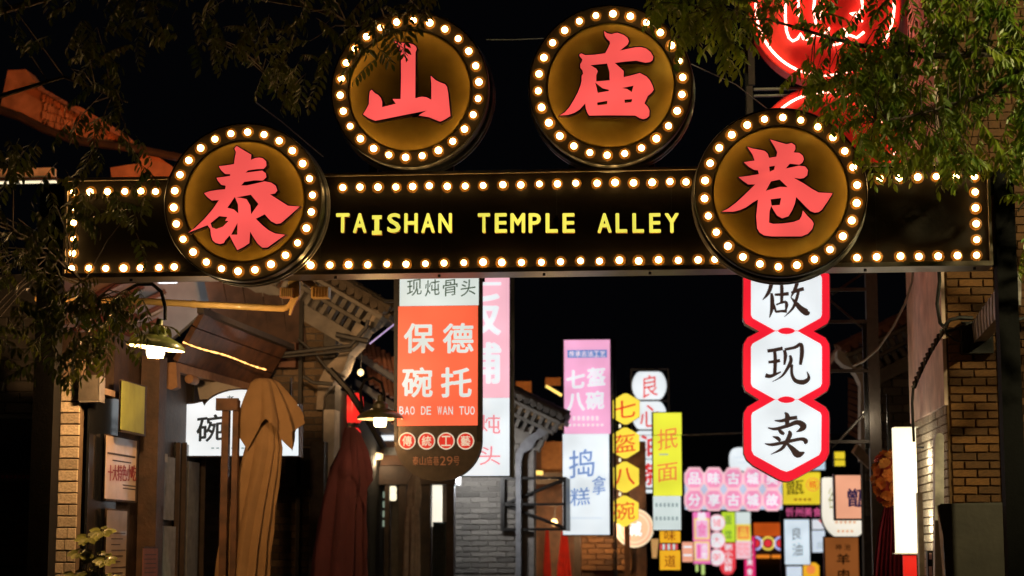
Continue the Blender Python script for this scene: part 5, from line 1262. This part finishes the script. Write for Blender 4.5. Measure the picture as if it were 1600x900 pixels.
# ================================================================== TREES
def leafmat(name, col, tr):
    m = bpy.data.materials.new(name); m.use_nodes = True; nt = m.node_tree; N = nt.nodes; L = nt.links
    b = N['Principled BSDF']; b.inputs['Roughness'].default_value = .45
    no = N.new('ShaderNodeTexNoise'); no.inputs['Scale'].default_value = 3.5; ge = N.new('ShaderNodeNewGeometry'); L.new(ge.outputs['Position'], no.inputs['Vector'])
    cr = N.new('ShaderNodeValToRGB'); L.new(no.outputs['Fac'], cr.inputs['Fac'])
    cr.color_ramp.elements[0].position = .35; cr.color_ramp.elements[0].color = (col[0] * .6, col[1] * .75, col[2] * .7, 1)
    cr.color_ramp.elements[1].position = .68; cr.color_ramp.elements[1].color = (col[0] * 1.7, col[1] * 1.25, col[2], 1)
    L.new(cr.outputs[0], b.inputs['Base Color'])
    ts = N.new('ShaderNodeBsdfTranslucent'); L.new(cr.outputs[0], ts.inputs['Color']); mx = N.new('ShaderNodeMixShader'); mx.inputs[0].default_value = tr
    L.new(b.outputs[0], mx.inputs[1]); L.new(ts.outputs[0], mx.inputs[2]); L.new(mx.outputs[0], N['Material Output'].inputs['Surface']); return m
LEAF = leafmat('leaf_green', (.11, .19, .014), .4); LEAF_SHADE = leafmat('shaded_leaf_green', (.045, .065, .010), .3)  # second green is the same leaf, darkened for the dim left side
BARK = mat('bark', (.06, .045, .03), .9, nscale=18, bump=.8)
def spray_mesh(n_pairs, ll, lw, lf):
    """one compound leaf hanging from the origin: a drooping rachis with paired leaflets"""
    mb = MB(); pts = []; d = Vector((1, 0, -.25)).normalized(); p = Vector((0, 0, 0))
    for i in range(n_pairs + 1):
        pts.append(p.copy()); p += d * .038; d = (d + Vector((0, random.uniform(-.06, .06), -.055))).normalized()
    mb.tube(pts, .0022, 3)
    for i in range(1, n_pairs + 1):
        dd_ = (pts[i] - pts[i - 1]).normalized()
        for s_ in ((-1, 1) if i < n_pairs else (0,)):
            side = Vector((0, s_, 0)); ld = (side * random.uniform(.5, .8) + dd_ * .35 + Vector((0, 0, random.uniform(-1.1, -.45)))).normalized()
            sz = random.uniform(.8, 1.12) * (1 - .3 * abs(i / n_pairs - .5)); L_ = ll * sz; w_ = lw * sz
            wv = ld.cross(Vector((random.uniform(-.5, .5), s_ * .4, 1))); wv = wv.normalized() * w_ if wv.length > .01 else Vector((w_, 0, 0))
            q = pts[i]; nr = wv.cross(ld).normalized() * w_ * .35
            mb.add([q, q + ld * L_ * .35 + wv + nr, q + ld * L_ * .7 + wv * .8 + nr, q + ld * L_, q + ld * L_ * .7 - wv * .8 + nr, q + ld * L_ * .35 - wv + nr, q + ld * L_ * .5], [(0, 1, 6), (1, 2, 6), (2, 3, 6), (3, 4, 6), (4, 5, 6), (5, 0, 6)], 0)
    me = bpy.data.meshes.new('leaf_spray'); me.from_pydata(mb.v, [], mb.f); me.materials.append(lf); return me
SPR_R = [spray_mesh(random.choice((5, 6, 7)), .082, .0155, LEAF) for _ in range(7)]
SPR_L = [spray_mesh(random.choice((5, 6, 7)), .078, .015, LEAF_SHADE) for _ in range(7)]
def inpoly(x, y, P):
    c = False; j = len(P) - 1
    for i in range(len(P)):
        if (P[i][1] > y) != (P[j][1] > y) and x < (P[j][0] - P[i][0]) * (y - P[i][1]) / (P[j][1] - P[i][1]) + P[i][0]: c = not c
        j = i
    return c
def tree(label, base, trunk_r, limbs, zones, cap, SPR):
    t = thing('locust_tree', label, 'tree', base)
    bs = Vector(base); top = bs + Vector((0, 0, 4.2))
    MB().tube([bs, bs + Vector((.05, .03, 1.5)), bs + Vector((-.05, 0, 3)), top], [trunk_r, trunk_r * .8, trunk_r * .7, trunk_r * .6], 12).build('trunk', BARK, t)
    lp = []
    for L_, r in limbs:
        pts = [W(*p[:2], p[2]) for p in L_]; pts = [top] + pts if r > .012 else pts; n = len(pts)
        MB().tube(pts, [max(.004, r * (1 - i / n)) for i in range(n)], 6).build('limb', BARK, t); 
        for i in range(n - 1):
            for u in (0, .25, .5, .75): lp.append(pts[i].lerp(pts[i + 1], u))
    spots = []
    for P, cnt, y0, y1 in zones:
        xs = [p[0] for p in P]; ys = [p[1] for p in P]; k = 0; tries = 0
        while k < cnt and tries < cnt * 60:
            tries += 1; x, y = random.uniform(min(xs), max(xs)), random.uniform(min(ys), max(ys))
            if not inpoly(x, y, P): continue
            spots.append(W(x, y, random.uniform(y0, y1))); k += 1
    random.shuffle(spots)
    v = []; f = []; tw = MB()
    for i, p in enumerate(spots):
        me = random.choice(SPR); s_ = random.uniform(.8, 1.2)
        rot = Matrix.Rotation(random.uniform(0, 6.283), 4, 'Z') @ Matrix.Rotation(random.uniform(-.3, .9), 4, 'Y') @ Matrix.Rotation(random.uniform(-.4, .4), 4, 'X')
        M = Matrix.Translation(p) @ rot @ Matrix.Scale(s_, 4)
        if i < cap:
            o = bpy.data.objects.new('leaf_spray', me); C.objects.link(o); o.parent = t; o.matrix_basis = Matrix.Translation(-bs) @ M
        else:
            b = len(v); v += [M @ q.co for q in me.vertices]; f += [tuple(b + j for j in q.vertices) for q in me.polygons]
        if i % 3 == 0:
            q = min(lp, key=lambda z: (z - p).length_squared)
            if .05 < (q - p).length < 1.3: tw.tube([q, q.lerp(p, .5) + Vector((0, 0, .05)), p], [.006, .004, .0025], 4)
    if tw.v: o = tw.build('twigs', BARK, t); o['kind'] = 'stuff'
    if v:
        me = bpy.data.meshes.new('crown'); me.from_pydata([tuple(q - bs) for q in v], [], f); me.materials.append(SPR[0].materials[0])
        o = bpy.data.objects.new('crown', me); C.objects.link(o); o.parent = t; o['kind'] = 'stuff'
    return t
tree('locust tree on the right, yellow-green compound leaves hanging over the gate and neon discs', (4.6, 12.6, 0), .16,
     [([(1750, 60, 12.5), (1600, 80, 12.4), (1480, 88, 12.3), (1400, 84, 12.3), (1300, 60, 12.2), (1200, 30, 12.2), (1100, 30, 12.1)], .035),
      ([(1760, 150, 12.5), (1600, 102, 12.4), (1550, 146, 12.3), (1500, 160, 12.2), (1420, 182, 12.2), (1350, 193, 12.1)], .03),
      ([(1770, 230, 12.6), (1650, 260, 12.5), (1590, 330, 12.4)], .025), ([(1760, -60, 12.6), (1500, -40, 12.4), (1250, -30, 12.3), (1050, -20, 12.2)], .03)],
     [([(1395, -60), (1800, -60), (1800, 270), (1590, 265), (1500, 228), (1440, 225), (1400, 205), (1370, 110)], 520, 11.7, 13.2),
      ([(1255, 75), (1400, 60), (1400, 215), (1350, 215), (1325, 185), (1300, 165), (1262, 140), (1245, 110)], 115, 11.7, 12.9),
      ([(1260, -30), (1420, -30), (1400, 90), (1300, 60), (1265, 20)], 22, 11.8, 12.9),
      ([(985, -40), (1190, -40), (1180, 30), (1165, 62), (1120, 70), (1085, 62), (1060, 30), (1000, 0)], 95, 11.7, 12.8),
      ([(1190, -40), (1265, -40), (1262, 5), (1240, 30), (1195, 20)], 9, 11.8, 12.8),
      ([(1330, 205), (1500, 215), (1520, 255), (1440, 250), (1340, 235)], 34, 11.8, 12.9),
      ([(1585, 290), (1800, 290), (1800, 430), (1600, 400), (1586, 380)], 60, 12.0, 13.4)], 300, SPR_R)
tree('locust tree on the left, leaves coloured as if in shade, over the round sign shan and the lamp', (-6.0, 12.4, 0), .18,
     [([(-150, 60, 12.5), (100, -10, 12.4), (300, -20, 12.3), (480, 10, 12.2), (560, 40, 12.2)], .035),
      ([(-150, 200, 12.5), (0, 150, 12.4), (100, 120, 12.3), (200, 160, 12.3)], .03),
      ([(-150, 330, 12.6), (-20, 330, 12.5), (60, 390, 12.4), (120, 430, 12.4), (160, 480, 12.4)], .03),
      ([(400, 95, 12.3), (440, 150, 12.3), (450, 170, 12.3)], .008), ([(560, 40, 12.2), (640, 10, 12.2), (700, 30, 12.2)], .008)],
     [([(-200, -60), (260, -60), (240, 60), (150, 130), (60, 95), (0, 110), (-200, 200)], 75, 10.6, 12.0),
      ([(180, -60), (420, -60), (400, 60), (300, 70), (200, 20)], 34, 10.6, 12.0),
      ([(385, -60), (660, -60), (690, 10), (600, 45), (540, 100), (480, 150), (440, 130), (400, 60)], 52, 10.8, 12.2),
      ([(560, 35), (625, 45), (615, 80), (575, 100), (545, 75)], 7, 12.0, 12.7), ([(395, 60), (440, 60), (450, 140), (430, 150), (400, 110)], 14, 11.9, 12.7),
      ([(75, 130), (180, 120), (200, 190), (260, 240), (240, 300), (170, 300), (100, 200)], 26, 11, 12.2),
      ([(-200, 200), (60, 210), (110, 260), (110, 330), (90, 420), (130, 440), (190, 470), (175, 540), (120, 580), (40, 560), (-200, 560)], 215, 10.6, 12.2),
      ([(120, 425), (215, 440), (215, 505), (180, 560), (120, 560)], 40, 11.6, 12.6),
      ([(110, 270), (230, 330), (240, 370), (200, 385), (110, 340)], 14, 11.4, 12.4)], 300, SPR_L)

# assumed street lamp, added outside the frame to light the right tree and wall
sl = thing('assumed_street_lamp', 'tall street lamp standing on the viewer\'s side of the gate, beyond the right edge', 'lamp', (6.2, 9.6, 0))
MB().tube([(6.2, 9.6, 0), (6.2, 9.6, 5.6)], [.08, .05], 12).build('pole', BLACK, sl)
MB().tube([(6.2, 9.6, 5.55), (6.0, 9.7, 5.8), (5.5, 9.95, 5.85)], .03, 8).build('arm', BLACK, sl)
MB().box(5.25, 5.6, 9.85, 10.05, 5.81, 5.88).build('head', BLACK, sl)
MB().box(5.28, 5.57, 9.88, 10.02, 5.795, 5.808).build('lens', glow('assumed_street_lens', 255, 214, 150, 3), sl)
spot('assumed_street_light', (5.42, 9.95, 5.77), (3.0, 13.3, 4.7), 2300, (1, .84, .42), 66, .12)
